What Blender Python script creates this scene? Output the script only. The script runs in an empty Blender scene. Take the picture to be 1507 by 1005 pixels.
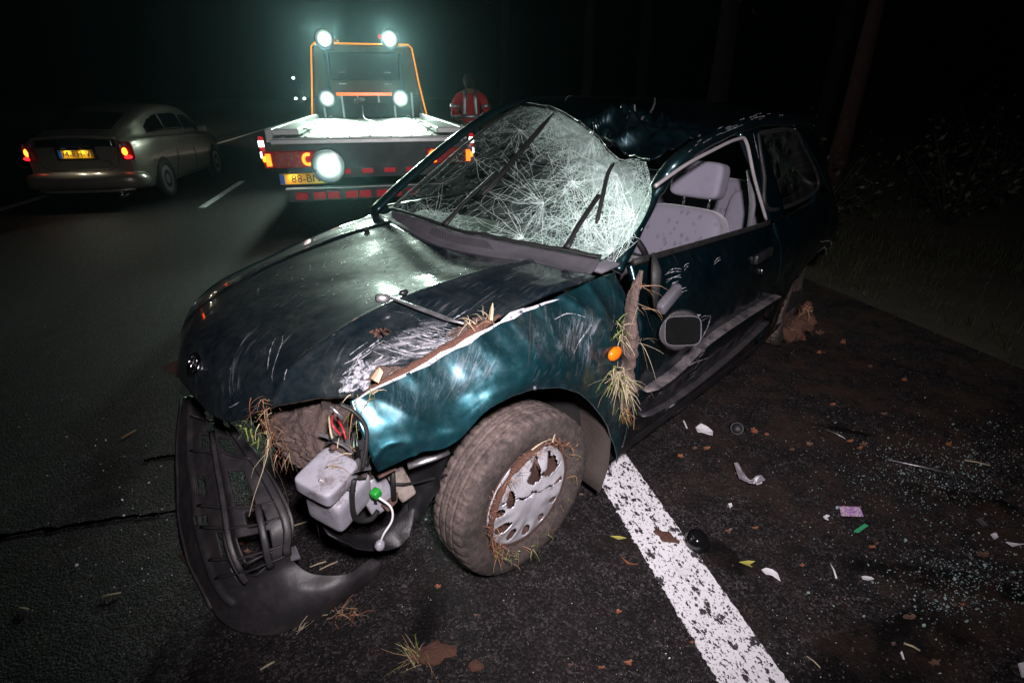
import bpy, bmesh, math, random
import numpy as np
from mathutils import Vector, Matrix, noise as mnoise
random.seed(7); RS = np.random.RandomState(11)
R = math.radians
scene = bpy.context.scene
COL = scene.collection

# ------------------------------------------------------------------ camera
PW, PH = 1507.0, 1005.0                 # proportions of the picture
FOC = 740.0                             # focal length in those units
PITCH = math.atan((PH/2-143)/FOC)
YAW = math.atan(208/(FOC*math.cos(PITCH)+360*math.sin(PITCH)))
CAMZ = 1.39
cd = bpy.data.cameras.new('camera'); cam = bpy.data.objects.new('camera', cd); COL.objects.link(cam)
cam.location = (0, 0, CAMZ); cam.rotation_euler = (math.pi/2-PITCH, 0, -YAW)
cd.sensor_width = 36; cd.lens = 36*FOC/PW; cd.clip_start = 0.05; cd.clip_end = 1500
scene.camera = cam

# ------------------------------------------------------------------ night sky
w = bpy.data.worlds.new('World'); scene.world = w; w.use_nodes = True
wn = w.node_tree; bg = wn.nodes['Background']
sky = wn.nodes.new('ShaderNodeTexSky'); sky.sky_type = 'NISHITA'; sky.sun_disc = False
sky.sun_elevation = R(-3); sky.sun_rotation = R(200)
wn.links.new(sky.outputs[0], bg.inputs[0]); bg.inputs[1].default_value = 0.0012
sl = bpy.data.lights.new('moon', 'SUN'); sl.energy = 0.0015; sl.angle = R(1); sl.color = (.8, .9, 1)
so = bpy.data.objects.new('moon', sl); COL.objects.link(so); so.rotation_euler = (R(40), 0, R(30))

# hand lamp of the photographer: real small lamp beside the lens
fl = bpy.data.lights.new('flash_lamp', 'SPOT'); fl.energy = 350; fl.color = (1.0, .91, .955)
fl.spot_size = R(116); fl.spot_blend = 1.0; fl.shadow_soft_size = .05
fo = bpy.data.objects.new('flash_lamp', fl); COL.objects.link(fo)
fo.location = (.10, -.10, 1.66)
fo.rotation_euler = (Vector((1.02, 2.9, .50))-Vector(fo.location)).to_track_quat('-Z', 'Y').to_euler()

vs = scene.view_settings; vs.view_transform = 'Standard'; vs.look = 'None'; vs.exposure = 0; vs.gamma = 1
vs.use_curve_mapping = False
cy = scene.cycles
cy.use_denoising = True
try: cy.denoiser = 'OPENIMAGEDENOISE'
except Exception: pass
cy.max_bounces = 8; cy.transparent_max_bounces = 16; cy.sample_clamp_indirect = 4; cy.sample_clamp_direct = 0
cy.volume_bounces = 0; cy.caustics_reflective = False; cy.caustics_refractive = False

# ------------------------------------------------------------------ measuring helpers
_f = np.array([math.sin(YAW)*math.cos(PITCH), math.cos(YAW)*math.cos(PITCH), -math.sin(PITCH)])
_r = np.array([math.cos(YAW), -math.sin(YAW), 0.]); _u = np.cross(_r, _f)
CAMO = np.array([0, 0, CAMZ])
def ray(x, y): return (x-PW/2)/FOC*_r-(y-PH/2)/FOC*_u+_f
def at(x, y, z=0.0):                       # point of the place at height z
    d = ray(x, y); return CAMO+d*((z-CAMZ)/d[2])
def atY(x, y, Y):                          # point of the place at distance Y along the road
    d = ray(x, y); return CAMO+d*(Y/d[1])
def proj(P):
    q = np.asarray(P)-CAMO; k = q@_f
    return np.stack([PW/2+FOC*(q@_r)/k, PH/2-FOC*(q@_u)/k], -1)
# wreck frame: x forward from the front axle, y to its left, z up
CO = np.array([.01, 1.80, 0.]); CA = R(210.8)
CR = np.array([[math.cos(CA), -math.sin(CA), 0], [math.sin(CA), math.cos(CA), 0], [0, 0, 1]])
def toW(P): return np.asarray(P)@CR.T+CO
def toL(P): return (np.asarray(P)-CO)@CR
def cpl(x, y, ax, val):                    # point of the wreck on one of its own planes
    o = toL(CAMO); d = ray(x, y)@CR
    return o+d*((val-o[ax])/d[ax])
def catz(x, y, z): return toL(at(x, y, z))

# ------------------------------------------------------------------ mesh helpers
def link(o, parent=None):
    COL.objects.link(o)
    if parent is not None: o.parent = parent
    return o
def mk(name, verts, faces, mat, parent=None, smooth=True, uv=None):
    me = bpy.data.meshes.new(name)
    me.from_pydata([tuple(map(float, v)) for v in verts], [], [tuple(map(int, f)) for f in faces])
    if mat is not None:
        for m in (mat if isinstance(mat, (list, tuple)) else [mat]): me.materials.append(m)
    if uv is not None:
        l = me.uv_layers.new(name='UVMap')
        idx = np.zeros(len(me.loops), int); me.loops.foreach_get('vertex_index', idx)
        l.data.foreach_set('uv', np.asarray(uv, float)[idx].ravel())
    me.polygons.foreach_set('use_smooth', [smooth]*len(me.polygons)); me.update()
    return link(bpy.data.objects.new(name, me), parent)
def tag(o, label=None, cat=None, group=None, kind=None):
    if label: o['label'] = label
    if cat: o['category'] = cat
    if group: o['group'] = group
    if kind: o['kind'] = kind
    return o
def empty(name, loc=(0, 0, 0), rz=0):
    o = bpy.data.objects.new(name, None); COL.objects.link(o)
    o.location = tuple(loc); o.rotation_euler = (0, 0, rz); o.empty_display_size = .1
    return o
def solid(o, t=.003, off=-1):
    m = o.modifiers.new('thickness', 'SOLIDIFY'); m.thickness = t; m.offset = off; return o
def bevel(o, w=.005, n=2):
    m = o.modifiers.new('bevel', 'BEVEL'); m.width = w; m.segments = n; m.limit_method = 'ANGLE'; m.angle_limit = R(35); return o
class MB:                                   # collects verts and faces of ONE mesh
    def __init__(s): s.v = []; s.f = []
    def add(s, v, f):
        b = len(s.v); s.v += [tuple(map(float, p)) for p in v]; s.f += [tuple(i+b for i in q) for q in f]; return s
    def box(s, c, d, rz=0, ry=0, rx=0):
        M = Matrix.Rotation(rz, 3, 'Z')@Matrix.Rotation(ry, 3, 'Y')@Matrix.Rotation(rx, 3, 'X')
        v = []
        for sx in (-1, 1):
            for sy in (-1, 1):
                for sz in (-1, 1): v.append(tuple(Vector(c)+M@Vector((sx*d[0]/2, sy*d[1]/2, sz*d[2]/2))))
        return s.add(v, [(0, 1, 3, 2), (4, 6, 7, 5), (0, 4, 5, 1), (2, 3, 7, 6), (0, 2, 6, 4), (1, 5, 7, 3)])
    def tube(s, path, rad, n=8, cap=True, flat=1.0):
        path = [Vector(p) for p in path]; k = len(path)
        rad = rad if isinstance(rad, (list, tuple)) else [rad]*k
        vs_ = []; ref = None
        for i, p in enumerate(path):
            t = (path[min(i+1, k-1)]-path[max(i-1, 0)])
            t = t.normalized() if t.length > 1e-9 else Vector((0, 0, 1))
            if ref is None: ref = Vector((0, 0, 1)) if abs(t.z) < .9 else Vector((1, 0, 0))
            a = t.cross(ref).normalized(); b = a.cross(t).normalized(); ref = b
            for j in range(n):
                th = 2*math.pi*j/n
                vs_.append(p+a*(rad[i]*math.cos(th))+b*(rad[i]*flat*math.sin(th)))
        fs = [(i*n+j, i*n+(j+1) % n, (i+1)*n+(j+1) % n, (i+1)*n+j) for i in range(k-1) for j in range(n)]
        if cap: fs += [tuple(range(n-1, -1, -1)), tuple((k-1)*n+j for j in range(n))]
        return s.add(vs_, fs)
    def lathe(s, prof, c, axis, n=48, closed=False):   # prof: (offset along axis, radius)
        ax = Vector(axis).normalized(); e1 = ax.orthogonal().normalized(); e2 = ax.cross(e1); c = Vector(c)
        v = [c+ax*o+(e1*math.cos(2*math.pi*j/n)+e2*math.sin(2*math.pi*j/n))*r for o, r in prof for j in range(n)]
        k = len(prof)
        f = [(i*n+j, ((i+1) % k)*n+j, ((i+1) % k)*n+(j+1) % n, i*n+(j+1) % n) for i in range(k if closed else k-1) for j in range(n)]
        return s.add(v, f)
    def build(s, name, mat, parent=None, smooth=True): return mk(name, s.v, s.f, mat, parent, smooth)
def nz(x, y, z, sc=1.0, off=0.0): return mnoise.noise(Vector((x*sc+off, y*sc+off*1.7, z*sc-off)))
def fnz(x, y, z, sc=1.0, off=0.0, octv=3):
    return sum(nz(x, y, z, sc*2**i, off+i*7.3)/2**i for i in range(octv))
def blob(name, c, rad, mat, parent=None, amp=.3, sc=3.0, seed=0, sub=4, rough=.06, flatz=None):
    bm = bmesh.new(); bmesh.ops.create_icosphere(bm, subdivisions=sub, radius=1)
    v = []
    for p in bm.verts:
        q = p.co; d = 1+amp*fnz(q.x, q.y, q.z, sc*.5, seed, 2)+rough*fnz(q.x, q.y, q.z, sc*3, seed+3, 3)
        z = q.z*rad[2]*d
        if flatz is not None: z = max(z, flatz)
        v.append((c[0]+q.x*rad[0]*d, c[1]+q.y*rad[1]*d, c[2]+z))
    f = [tuple(l.index for l in p.verts) for p in bm.faces]; bm.free()
    return mk(name, v, f, mat, parent)
def catmull(P, n):                           # P: (k, ..., 3) sampled along axis 0
    P = np.asarray(P, float); k = len(P)
    Q = np.concatenate([[2*P[0]-P[1]], P, [2*P[-1]-P[-2]]])
    t = np.linspace(0, k-1, n); i = np.minimum(t.astype(int), k-2); s = (t-i).reshape((-1,)+(1,)*(P.ndim-1))
    a, b, c, d = Q[i], Q[i+1], Q[i+2], Q[i+3]
    return .5*((2*b)+(c-a)*s+(2*a-5*b+4*c-d)*s*s+(3*b-a-3*c+d)*s**3)
class Surf:                                  # smooth patch through a grid of control points
    def __init__(s, ctrl, nu=60, nv=60, disp=None, local=True):
        g = catmull(np.asarray(ctrl, float), nu); g = catmull(np.swapaxes(g, 0, 1), nv); g = np.swapaxes(g, 0, 1)
        s.nu, s.nv = nu, nv; s.g = g; s.local = local; s._n()
        if disp is not None:
            d = np.array([[disp(i/(nu-1), j/(nv-1), s.g[i, j]) for j in range(nv)] for i in range(nu)])
            s.g = s.g+s.n*d[..., None] if d.ndim == 2 else s.g+d
            s._n()
        s.px = proj(toW(s.g)) if local else proj(s.g)
    def _n(s):
        du = np.gradient(s.g, axis=0); dv = np.gradient(s.g, axis=1)
        n = np.cross(du, dv); n /= np.linalg.norm(n, axis=-1, keepdims=True)+1e-12; s.n = n
    def flip(s): s.n = -s.n; return s
    def find(s, x, y):
        d = (s.px[..., 0]-x)**2+(s.px[..., 1]-y)**2; i, j = np.unravel_index(d.argmin(), d.shape); return i/(s.nu-1), j/(s.nv-1)
    def pt(s, u, v, off=0.0):
        a = min(max(u, 0), 1)*(s.nu-1); b = min(max(v, 0), 1)*(s.nv-1)
        i = min(int(a), s.nu-2); j = min(int(b), s.nv-2); a -= i; b -= j
        def bl(q): return (q[i, j]*(1-a)+q[i+1, j]*a)*(1-b)+(q[i, j+1]*(1-a)+q[i+1, j+1]*a)*b
        n = bl(s.n); return bl(s.g)+n/np.linalg.norm(n)*off
    def build(s, name, mat, parent=None, hole=None, t=.003, smooth=True, off=-1):
        nu, nv = s.nu, s.nv
        uv = [(i/(nu-1), j/(nv-1)) for i in range(nu) for j in range(nv)]
        f = [(i*nv+j, (i+1)*nv+j, (i+1)*nv+j+1, i*nv+j+1) for i in range(nu-1) for j in range(nv-1)
             if hole is None or not hole((i+.5)/(nu-1), (j+.5)/(nv-1))]
        v = s.g.reshape(-1, 3)
        o = mk(name, v, f, mat, parent, smooth, uv)
        if hole is not None:                 # drop unused verts
            bm = bmesh.new(); bm.from_mesh(o.data); bmesh.ops.delete(bm, geom=[q for q in bm.verts if not q.link_faces], context='VERTS'); bm.to_mesh(o.data); bm.free()
        if t: solid(o, t, off)
        return o
    def ribbon(s, pxs, wid, off=.0025, n=16, jit=0.0):   # thin strip lying on the patch
        uvs = catmull(np.array([s.find(*p) for p in pxs]), n) if len(pxs) > 2 else np.linspace(s.find(*pxs[0]), s.find(*pxs[-1]), n)
        P = np.array([s.pt(u, v, off) for u, v in uvs]); N = np.array([s.pt(u, v, off+.01) for u, v in uvs])-P
        T = np.gradient(P, axis=0); B = np.cross(T, N); B /= np.linalg.norm(B, axis=1, keepdims=True)+1e-9
        wd = np.interp(np.linspace(0, 1, n), np.linspace(0, 1, len(wid)), wid)
        L = []; 
        for i in range(n):
            j1 = 1+jit*RS.uniform(-1, 1); j2 = 1+jit*RS.uniform(-1, 1)
            L += [P[i]-B[i]*wd[i]/2*j1, P[i]+B[i]*wd[i]/2*j2]
        return L, [(2*i, 2*i+2, 2*i+3, 2*i+1) for i in range(n-1)]

# ------------------------------------------------------------------ materials
class Mat:
    def __init__(s, name):
        s.m = bpy.data.materials.new(name); s.m.use_nodes = True; s.nt = s.m.node_tree
        s.b = s.nt.nodes['Principled BSDF']; s.out = s.nt.nodes['Material Output']
        s.tc = s.nt.nodes.new('ShaderNodeTexCoord')
    def n(s, typ, props=None, **inp):
        nd = s.nt.nodes.new('ShaderNode'+typ)
        for k, v in (props or {}).items(): setattr(nd, k, v)
        for k, v in inp.items(): s.set(nd.inputs[int(k[1:]) if k[0] == 'i' and k[1:].isdigit() else k], v)
        return nd
    def set(s, sock, v):
        if isinstance(v, bpy.types.NodeSocket): s.nt.links.new(v, sock)
        elif isinstance(v, bpy.types.Node): s.nt.links.new(v.outputs[0], sock)
        else: sock.default_value = v
    def p(s, **kw):
        for k, v in kw.items(): s.set(s.b.inputs[k.replace('_', ' ')], v)
        return s
    def noise(s, scale, detail=4, rough=.55, vec=None, dist=0.0):
        return s.n('TexNoise', Vector=vec or s.tc.outputs['Object'], Scale=scale, Detail=detail, Roughness=rough, Distortion=dist).outputs[0]
    def vor(s, scale, feat='F1', vec=None, out=0, rnd=1.0):
        return s.n('TexVoronoi', dict(feature=feat), Vector=vec or s.tc.outputs['Object'], Scale=scale, Randomness=rnd).outputs[out]
    def ramp(s, fac, stops, interp='LINEAR'):
        nd = s.n('ValToRGB', Fac=fac); cr_ = nd.color_ramp; cr_.interpolation = interp
        while len(cr_.elements) < len(stops): cr_.elements.new(.5)
        for e, (p_, c) in zip(cr_.elements, stops):
            e.position = p_; e.color = (c, c, c, 1) if not isinstance(c, (tuple, list)) else (*c, 1)
        return nd.outputs[0]
    def math(s, op, a, b=0.0, clamp=False): 
        nd = s.n('Math', dict(operation=op, use_clamp=clamp), i0=a, i1=b); return nd.outputs[0]
    def mix(s, fac, a, b):
        nd = s.n('Mix', dict(data_type='RGBA')); s.set(nd.inputs[0], fac)
        for i, c in ((6, a), (7, b)): s.set(nd.inputs[i], (*c, 1) if isinstance(c, tuple) and len(c) == 3 else c)
        return nd.outputs[2]
    def bump(s, h, st=.3, d=.01, prev=None):
        nd = s.n('Bump', Height=h, Strength=st, Distance=d)
        if prev is not None: s.set(nd.inputs['Normal'], prev)
        return nd.outputs[0]
    def smap(s, along, across, ang, off=(0, 0, 0)):   # stretched along a turned direction
        return s.n('Mapping', dict(vector_type='TEXTURE'), Vector=s.tc.outputs['UV'], Scale=(1/along, 1/across, 1), Rotation=(0, 0, ang), Location=off).outputs[0]
    def map(s, scale=(1, 1, 1), rot=(0, 0, 0), src='Object', loc=(0, 0, 0)):
        return s.n('Mapping', Vector=s.tc.outputs[src], Scale=scale, Rotation=rot, Location=loc).outputs[0]
def c3(*c): return (*c, 1)
def plain(name, col, rough=.6, metal=0, var=.25, sc=20, bmp=.1, bsc=120, **kw):
    M = Mat(name); n = M.noise(sc)
    M.p(Base_Color=M.mix(n, tuple(max(0, x*(1-var)) for x in col), tuple(x*(1+var) for x in col)), Metallic=metal)
    M.p(Roughness=M.ramp(M.noise(sc*1.7), [(.3, max(.02, rough*.8)), (.7, min(1, rough*1.2))]))
    if bmp: M.p(Normal=M.bump(M.noise(bsc, 3), bmp, .004))
    M.p(**kw); return M.m
def emis(name, col, st):
    M = Mat(name); M.p(Base_Color=c3(.02, .02, .02), Roughness=.2, Emission_Color=c3(*col), Emission_Strength=st); return M.m

def m_asphalt():
    M = Mat('asphalt'); P = M.tc.outputs['Object']
    def cell(sc): 
        c = M.n('TexVoronoi', Vector=P, Scale=sc); return c.outputs[0], M.n('SeparateColor', Color=c.outputs[1])
    ag, s1 = cell(125); ag2, s2_ = cell(310)
    sep = s1.outputs[0]; fine = s2_.outputs[1]
    big = M.noise(1.3, 5); med = M.noise(11, 6, .7)
    base = M.mix(M.ramp(sep, [(.0, 0), (.55, .12), (.85, .45), (1, 1)]), (.0045, .0040, .0045), (.105, .090, .095))
    base = M.mix(M.ramp(fine, [(.35, .55), (.95, 0)]), base, (.0055, .0048, .0052))
    base = M.mix(M.ramp(fine, [(.90, 0), (1, .8)]), base, (.17, .155, .155))
    base = M.mix(M.ramp(med, [(.40, 0), (.66, .85)]), base, (.006, .0055, .0055))
    base = M.mix(M.ramp(big, [(.45, 0), (.7, .35)]), base, (.020, .017, .016))
    # dark patches; the large ones are oil and coolant run over the hard shoulder
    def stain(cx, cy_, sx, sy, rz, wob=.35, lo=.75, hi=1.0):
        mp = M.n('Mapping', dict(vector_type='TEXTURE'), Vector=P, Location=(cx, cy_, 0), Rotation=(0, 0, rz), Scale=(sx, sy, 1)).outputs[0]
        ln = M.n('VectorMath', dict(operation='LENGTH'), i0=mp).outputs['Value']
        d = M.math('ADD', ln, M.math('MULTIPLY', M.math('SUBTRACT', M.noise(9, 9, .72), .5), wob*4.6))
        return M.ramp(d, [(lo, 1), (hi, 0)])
    st = stain(1.24, .60, .36, .10, R(4)); s2 = stain(1.62, .74, .34, .05, R(-28), .4)
    s3 = stain(.985, 1.0, .055, .09, R(20), .12); soft_band = stain(.0, 1.02, .07, .18, R(-25), .45, .3, 1.0); s5 = stain(2.05, 1.0, .22, .06, R(-35), .4)  # plain darkening too: small spot beside the dome, soft band near the front wheel
    stn = st
    s6 = stain(*at(1248, 634)[:2], .13, .022, R(-38), .35)
    for q in (s2, s3, soft_band, s5, s6): stn = M.math('MAXIMUM', stn, q)
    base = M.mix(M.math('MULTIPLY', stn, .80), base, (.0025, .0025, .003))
    # earth smeared over the shoulder
    xyz = M.n('SeparateXYZ', Vector=P)
    sh = M.ramp(xyz.outputs[0], [(.0, 0), (1, 1)]); 
    mud = M.math('MULTIPLY', M.ramp(M.noise(4.2, 8, .75), [(.46, 0), (.60, .95)]), M.n('MapRange', Value=xyz.outputs[0], i1=.5, i2=2.4, i3=.1, i4=1.0).outputs[0])
    base = M.mix(mud, base, M.mix(M.noise(70, 5, .7), (.012, .0075, .006), (.075, .048, .037)))
    M.p(Base_Color=base, Roughness=M.math('SUBTRACT', M.ramp(sep, [(0, .72), (.8, .6), (1, .32)]), M.math('MULTIPLY', stn, .12)))
    M.p(Specular_IOR_Level=.22)
    b1 = M.bump(M.math('MULTIPLY', ag, -1), .55, .003); b2 = M.bump(M.math('MULTIPLY', ag2, -1), .5, .0015, b1)
    M.p(Normal=b2); return M.m
def m_line():
    M = Mat('road_paint')
    mp = M.map((1, .62, 1))
    dist = M.n('VectorMath', dict(operation='ADD'), i0=mp, i1=M.n('VectorMath', dict(operation='SCALE'), i0=M.n('TexNoise', Vector=mp, Scale=60, Detail=2).outputs[1], Scale=.018).outputs[0]).outputs[0]
    d = M.vor(62, 'F1', dist); n2 = M.noise(26, 3, vec=mp); n3 = M.noise(190, 3, .6)
    pit = M.math('ADD', d, M.math('MULTIPLY', M.math('SUBTRACT', n2, .5), 1.5))
    pit = M.math('ADD', pit, M.math('MULTIPLY', M.math('SUBTRACT', n3, .5), .75))
    k = M.ramp(pit, [(.235, 1), (.285, 0)]) 
    k2 = M.ramp(M.noise(150, 3, .6, mp), [(.595, 0), (.63, .92)])
    k = M.math('MAXIMUM', k, k2)
    col = M.mix(M.noise(9, 4), (.70, .69, .72), (.86, .85, .88))
    soil = M.ramp(M.noise(14, 5, .7), [(.60, 0), (.72, .45)])
    col = M.mix(soil, col, (.22, .16, .12))
    M.p(Base_Color=M.mix(k, col, M.mix(M.noise(200), (.012, .011, .012), (.07, .06, .065))), Roughness=.7)
    M.p(Normal=M.bump(M.math('SUBTRACT', 1, k), .8, .004, M.bump(M.noise(300, 3), .3, .002))); return M.m
def m_paint(name, streak=0.0, dust=.35, rotz=0.6, spots=(), flake=.78, coat=1.0, crough=(.06, .20), face=(.0028, .026, .034), ro=(.26, .40), scuff=(.30, .29, .33)):
    M = Mat(name); uv = M.tc.outputs['UV']
    fr = M.n('LayerWeight', Blend=.35).outputs['Facing']
    base = M.mix(fr, face, (.002, .005, .012))
    g = M.noise(4.5, 5, .6); g2 = M.noise(38, 5, .7)
    dm = M.math('MULTIPLY', M.ramp(g, [(.38, 0), (.75, 1)]), M.ramp(g2, [(.35, .25), (.7, 1)]))
    base = M.mix(M.math('MULTIPLY', dm, dust), base, (.060, .068, .056))
    rough = M.ramp(g2, [(.3, ro[0]), (.7, ro[1])]); metal = flake
    if streak:
        mp = M.smap(4, 70, rotz); s_ = M.noise(1.0, 7, .7, mp, .5)
        patch = M.noise(6, 3, .5)
        k = M.math('MULTIPLY', M.ramp(s_, [(.55, 0), (.75, 1)]), M.ramp(patch, [(.50, 0), (.66, .6)]))
        for (cu, cv, su, sv, st, ang) in spots:
            mq = M.n('Mapping', dict(vector_type='TEXTURE'), Vector=uv, Location=(cu, cv, 0), Scale=(su, sv, 1)).outputs[0]
            d = M.math('ADD', M.n('VectorMath', dict(operation='LENGTH'), i0=mq).outputs['Value'], M.math('MULTIPLY', M.math('SUBTRACT', M.noise(13, 5, .7), .5), 2.2))
            m2 = M.smap(5, 60, ang, (cu*9, cv*5, 0)); s2 = M.noise(1.0, 8, .75, m2, .8)
            s3 = M.noise(2.3, 6, .7, M.smap(5, 60, ang+.25), .3)
            ss = M.math('MAXIMUM', M.ramp(s2, [(.47, .06), (.64, .9)]), M.ramp(s3, [(.58, 0), (.66, 1)]))
            k = M.math('MAXIMUM', k, M.math('MULTIPLY', M.math('MULTIPLY', M.ramp(d, [(.35, 1), (1.1, 0)]), ss), st))
        k = M.math('MULTIPLY', k, streak)
        base = M.mix(k, base, scuff); metal = M.math('MULTIPLY', M.math('SUBTRACT', 1, k), flake)
        rough = M.math('ADD', rough, M.math('MULTIPLY', k, .35))
        M.p(Coat_Weight=M.math('SUBTRACT', 1, M.math('MULTIPLY', k, .8)))
    else: M.p(Coat_Weight=coat)
    M.p(Base_Color=base, Metallic=metal, Roughness=rough, Coat_Roughness=M.ramp(g2, [(.3, crough[0]), (.7, crough[1])]), Coat_IOR=1.5)
    M.p(Normal=M.bump(M.noise(14, 4), .10, .01)); return M.m
def broken(name, light, dark, sc=55, lo=.42, hi=.56, rough=.6, metal=.3):
    M = Mat(name); k = M.ramp(M.noise(sc, 6, .75), [(lo, 0), (hi, 1)]); v = M.noise(sc*2.2, 4, .7)
    M.p(Base_Color=M.mix(k, dark, M.mix(v, tuple(x*.55 for x in light), light)), Roughness=rough, Metallic=M.math('MULTIPLY', k, metal), Normal=M.bump(v, .5, .003)); return M.m
def m_cracked():
    M = Mat('cracked_glass'); uv = M.tc.outputs['UV']; ob = M.tc.outputs['Object']
    wv = M.n('VectorMath', dict(operation='ADD'), i0=ob, i1=M.n('VectorMath', dict(operation='SCALE'), i0=M.n('TexNoise', Vector=ob, Scale=12, Detail=3).outputs[1], Scale=.05).outputs[0]).outputs[0]
    e1 = M.ramp(M.vor(26, 'DISTANCE_TO_EDGE', wv), [(0, 1), (.05, 0)])
    e2 = M.ramp(M.vor(85, 'DISTANCE_TO_EDGE', wv), [(0, 1), (.15, 0)])
    e3 = M.ramp(M.vor(11, 'DISTANCE_TO_EDGE', wv), [(0, 1), (.018, 0)])
    # how badly the sheet is crushed, carried per corner of the mesh
    k = M.n('Attribute', dict(attribute_name='crush')).outputs['Fac']
    kn = M.math('ADD', k, M.math('MULTIPLY', M.math('SUBTRACT', M.noise(24, 7, .75), .5), 1.5))
    f = M.math('MULTIPLY', e1, M.ramp(kn, [(.25, 0), (.40, .85)]))
    f = M.math('MAXIMUM', f, M.math('MULTIPLY', e2, M.ramp(kn, [(.34, 0), (.60, .95)])))
    f = M.math('MAXIMUM', f, M.math('MULTIPLY', e3, M.ramp(kn, [(.15, 0), (.35, .7)])))
    f = M.math('MAXIMUM', f, M.ramp(kn, [(.60, 0), (1.2, .62)]))
    sp = M.ramp(M.vor(120, 'F1'), [(.05, 1), (.11, 0)]); f = M.math('MAXIMUM', f, M.math('MULTIPLY', sp, M.ramp(M.noise(30, 3), [(.5, 0), (.7, .9)])))
    dust = M.ramp(M.noise(16, 5, .7, M.map((1, .3, 1))), [(.42, .006), (.8, .15)]); f = M.math('MAXIMUM', f, dust)
    nt = M.nt
    tr = M.n('BsdfTransparent', Color=c3(.84, .91, .87)); gl = M.n('BsdfGlossy', Color=c3(.9, 1, .95), Roughness=.03)
    gl.inputs['Normal'].default_value = (0, 0, 0)
    M.set(gl.inputs['Normal'], M.bump(M.vor(26, 'F1', wv), M.ramp(kn, [(.3, 0), (.7, .5)]), .01))
    fr = M.n('Fresnel', IOR=1.5)
    m1 = M.n('MixShader', i0=fr, i1=tr.outputs[0], i2=gl.outputs[0])
    df = M.n('BsdfDiffuse', Color=c3(.62, .82, .75)); tl = M.n('BsdfTranslucent', Color=c3(.62, .85, .74))
    m2 = M.n('MixShader', i0=.5, i1=df.outputs[0], i2=tl.outputs[0])
    m3 = M.n('MixShader', i0=f, i1=m1.outputs[0], i2=m2.outputs[0])
    nt.links.new(m3.outputs[0], M.out.inputs[0]); return M.m
def m_glass(name, tint=(.5, .6, .55), rough=.02):
    M = Mat(name); tr = M.n('BsdfTransparent', Color=c3(*tint)); gl = M.n('BsdfGlossy', Color=c3(1, 1, 1), Roughness=rough)
    df = M.n('BsdfDiffuse', Color=c3(.3, .32, .3)); 
    mx = M.n('MixShader', i0=M.n('Fresnel', IOR=1.5).outputs[0], i1=tr.outputs[0], i2=gl.outputs[0])
    m2 = M.n('MixShader', i0=M.ramp(M.noise(12, 5, .7), [(.45, .0), (.8, .12)]), i1=mx.outputs[0], i2=df.outputs[0])
    M.nt.links.new(m2.outputs[0], M.out.inputs[0]); return M.m
def m_mud(name='mud', a=(.060, .040, .034), b=(.165, .115, .098)):
    M = Mat(name); n = M.noise(15, 8, .75); n2 = M.noise(75, 6, .75)
    M.p(Base_Color=M.mix(M.math('ADD', M.math('MULTIPLY', n, .7), M.math('MULTIPLY', n2, .3)), a, b), Roughness=.9)
    h = M.math('ADD', M.math('ABSOLUTE', M.math('SUBTRACT', M.noise(11, 6, .7, None, .6), .5)), M.math('MULTIPLY', n2, .35))
    M.p(Normal=M.bump(h, 1.0, .03)); return M.m
def m_tyre():
    M = Mat('muddy_tyre'); n = M.noise(9, 6, .7); n2 = M.noise(48, 6, .75)
    x = M.n('SeparateXYZ', Vector=M.tc.outputs['Object']); r = M.math('SQRT', M.math('ADD', M.math('POWER', x.outputs[0], 2), M.math('POWER', x.outputs[2], 2)))
    lug = M.ramp(r, [(.264, .45), (.2705, 1)])      # dried mud sits on the raised lugs
    lug = M.math('MAXIMUM', lug, M.ramp(r, [(.24, .55), (.256, .0)]))
    k = M.math('MULTIPLY', M.math('MULTIPLY', M.ramp(n, [(.36, .3), (.52, 1)]), M.ramp(n2, [(.34, .35), (.56, 1)])), lug)
    M.p(Base_Color=M.mix(k, (.012, .011, .011), M.mix(n2, (.085, .060, .052), (.19, .145, .13))), Roughness=.88, Normal=M.bump(M.math('ADD', n2, M.math('MULTIPLY', n, .6)), .8, .006)); return M.m
def m_tank(name, col):
    M = Mat(name); n = M.noise(14, 7, .75); n2 = M.noise(50, 5, .7)
    k = M.math('MULTIPLY', M.ramp(n, [(.50, 0), (.62, .85)]), M.ramp(n2, [(.36, .3), (.6, 1)]))
    M.p(Base_Color=M.mix(k, M.mix(n2, tuple(c*.8 for c in col), col), (.085, .055, .045)), Roughness=M.ramp(n2, [(.3, .28), (.7, .6)]), Subsurface_Weight=.25, Subsurface_Radius=(.01, .01, .01), Normal=M.bump(M.noise(30, 5), .35, .006)); return M.m
def m_fabric(name, col, dot):
    M = Mat(name)
    d = M.ramp(M.vor(34, 'F1', M.map((1, 1, .75))), [(.26, 1), (.36, 0)]); d2 = M.noise(90, 3)
    M.p(Base_Color=M.mix(M.math('MULTIPLY', d, M.ramp(d2, [(.4, .2), (.7, .9)])), col, dot), Roughness=.95, Sheen_Weight=.3)
    M.p(Normal=M.bump(M.noise(400, 2), .4, .002)); return M.m
def m_bark():
    M = Mat('bark'); n = M.noise(6, 6, .7, M.map((1, 1, .25)))
    M.p(Base_Color=M.mix(n, (.006, .004, .003), (.022, .013, .009)), Roughness=.95, Normal=M.bump(n, 1, .04)); return M.m
def m_leaf(name, a, b, tr=True):
    M = Mat(name); M.p(Base_Color=M.mix(M.noise(30, 3), a, b), Roughness=.6); return M.m

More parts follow.
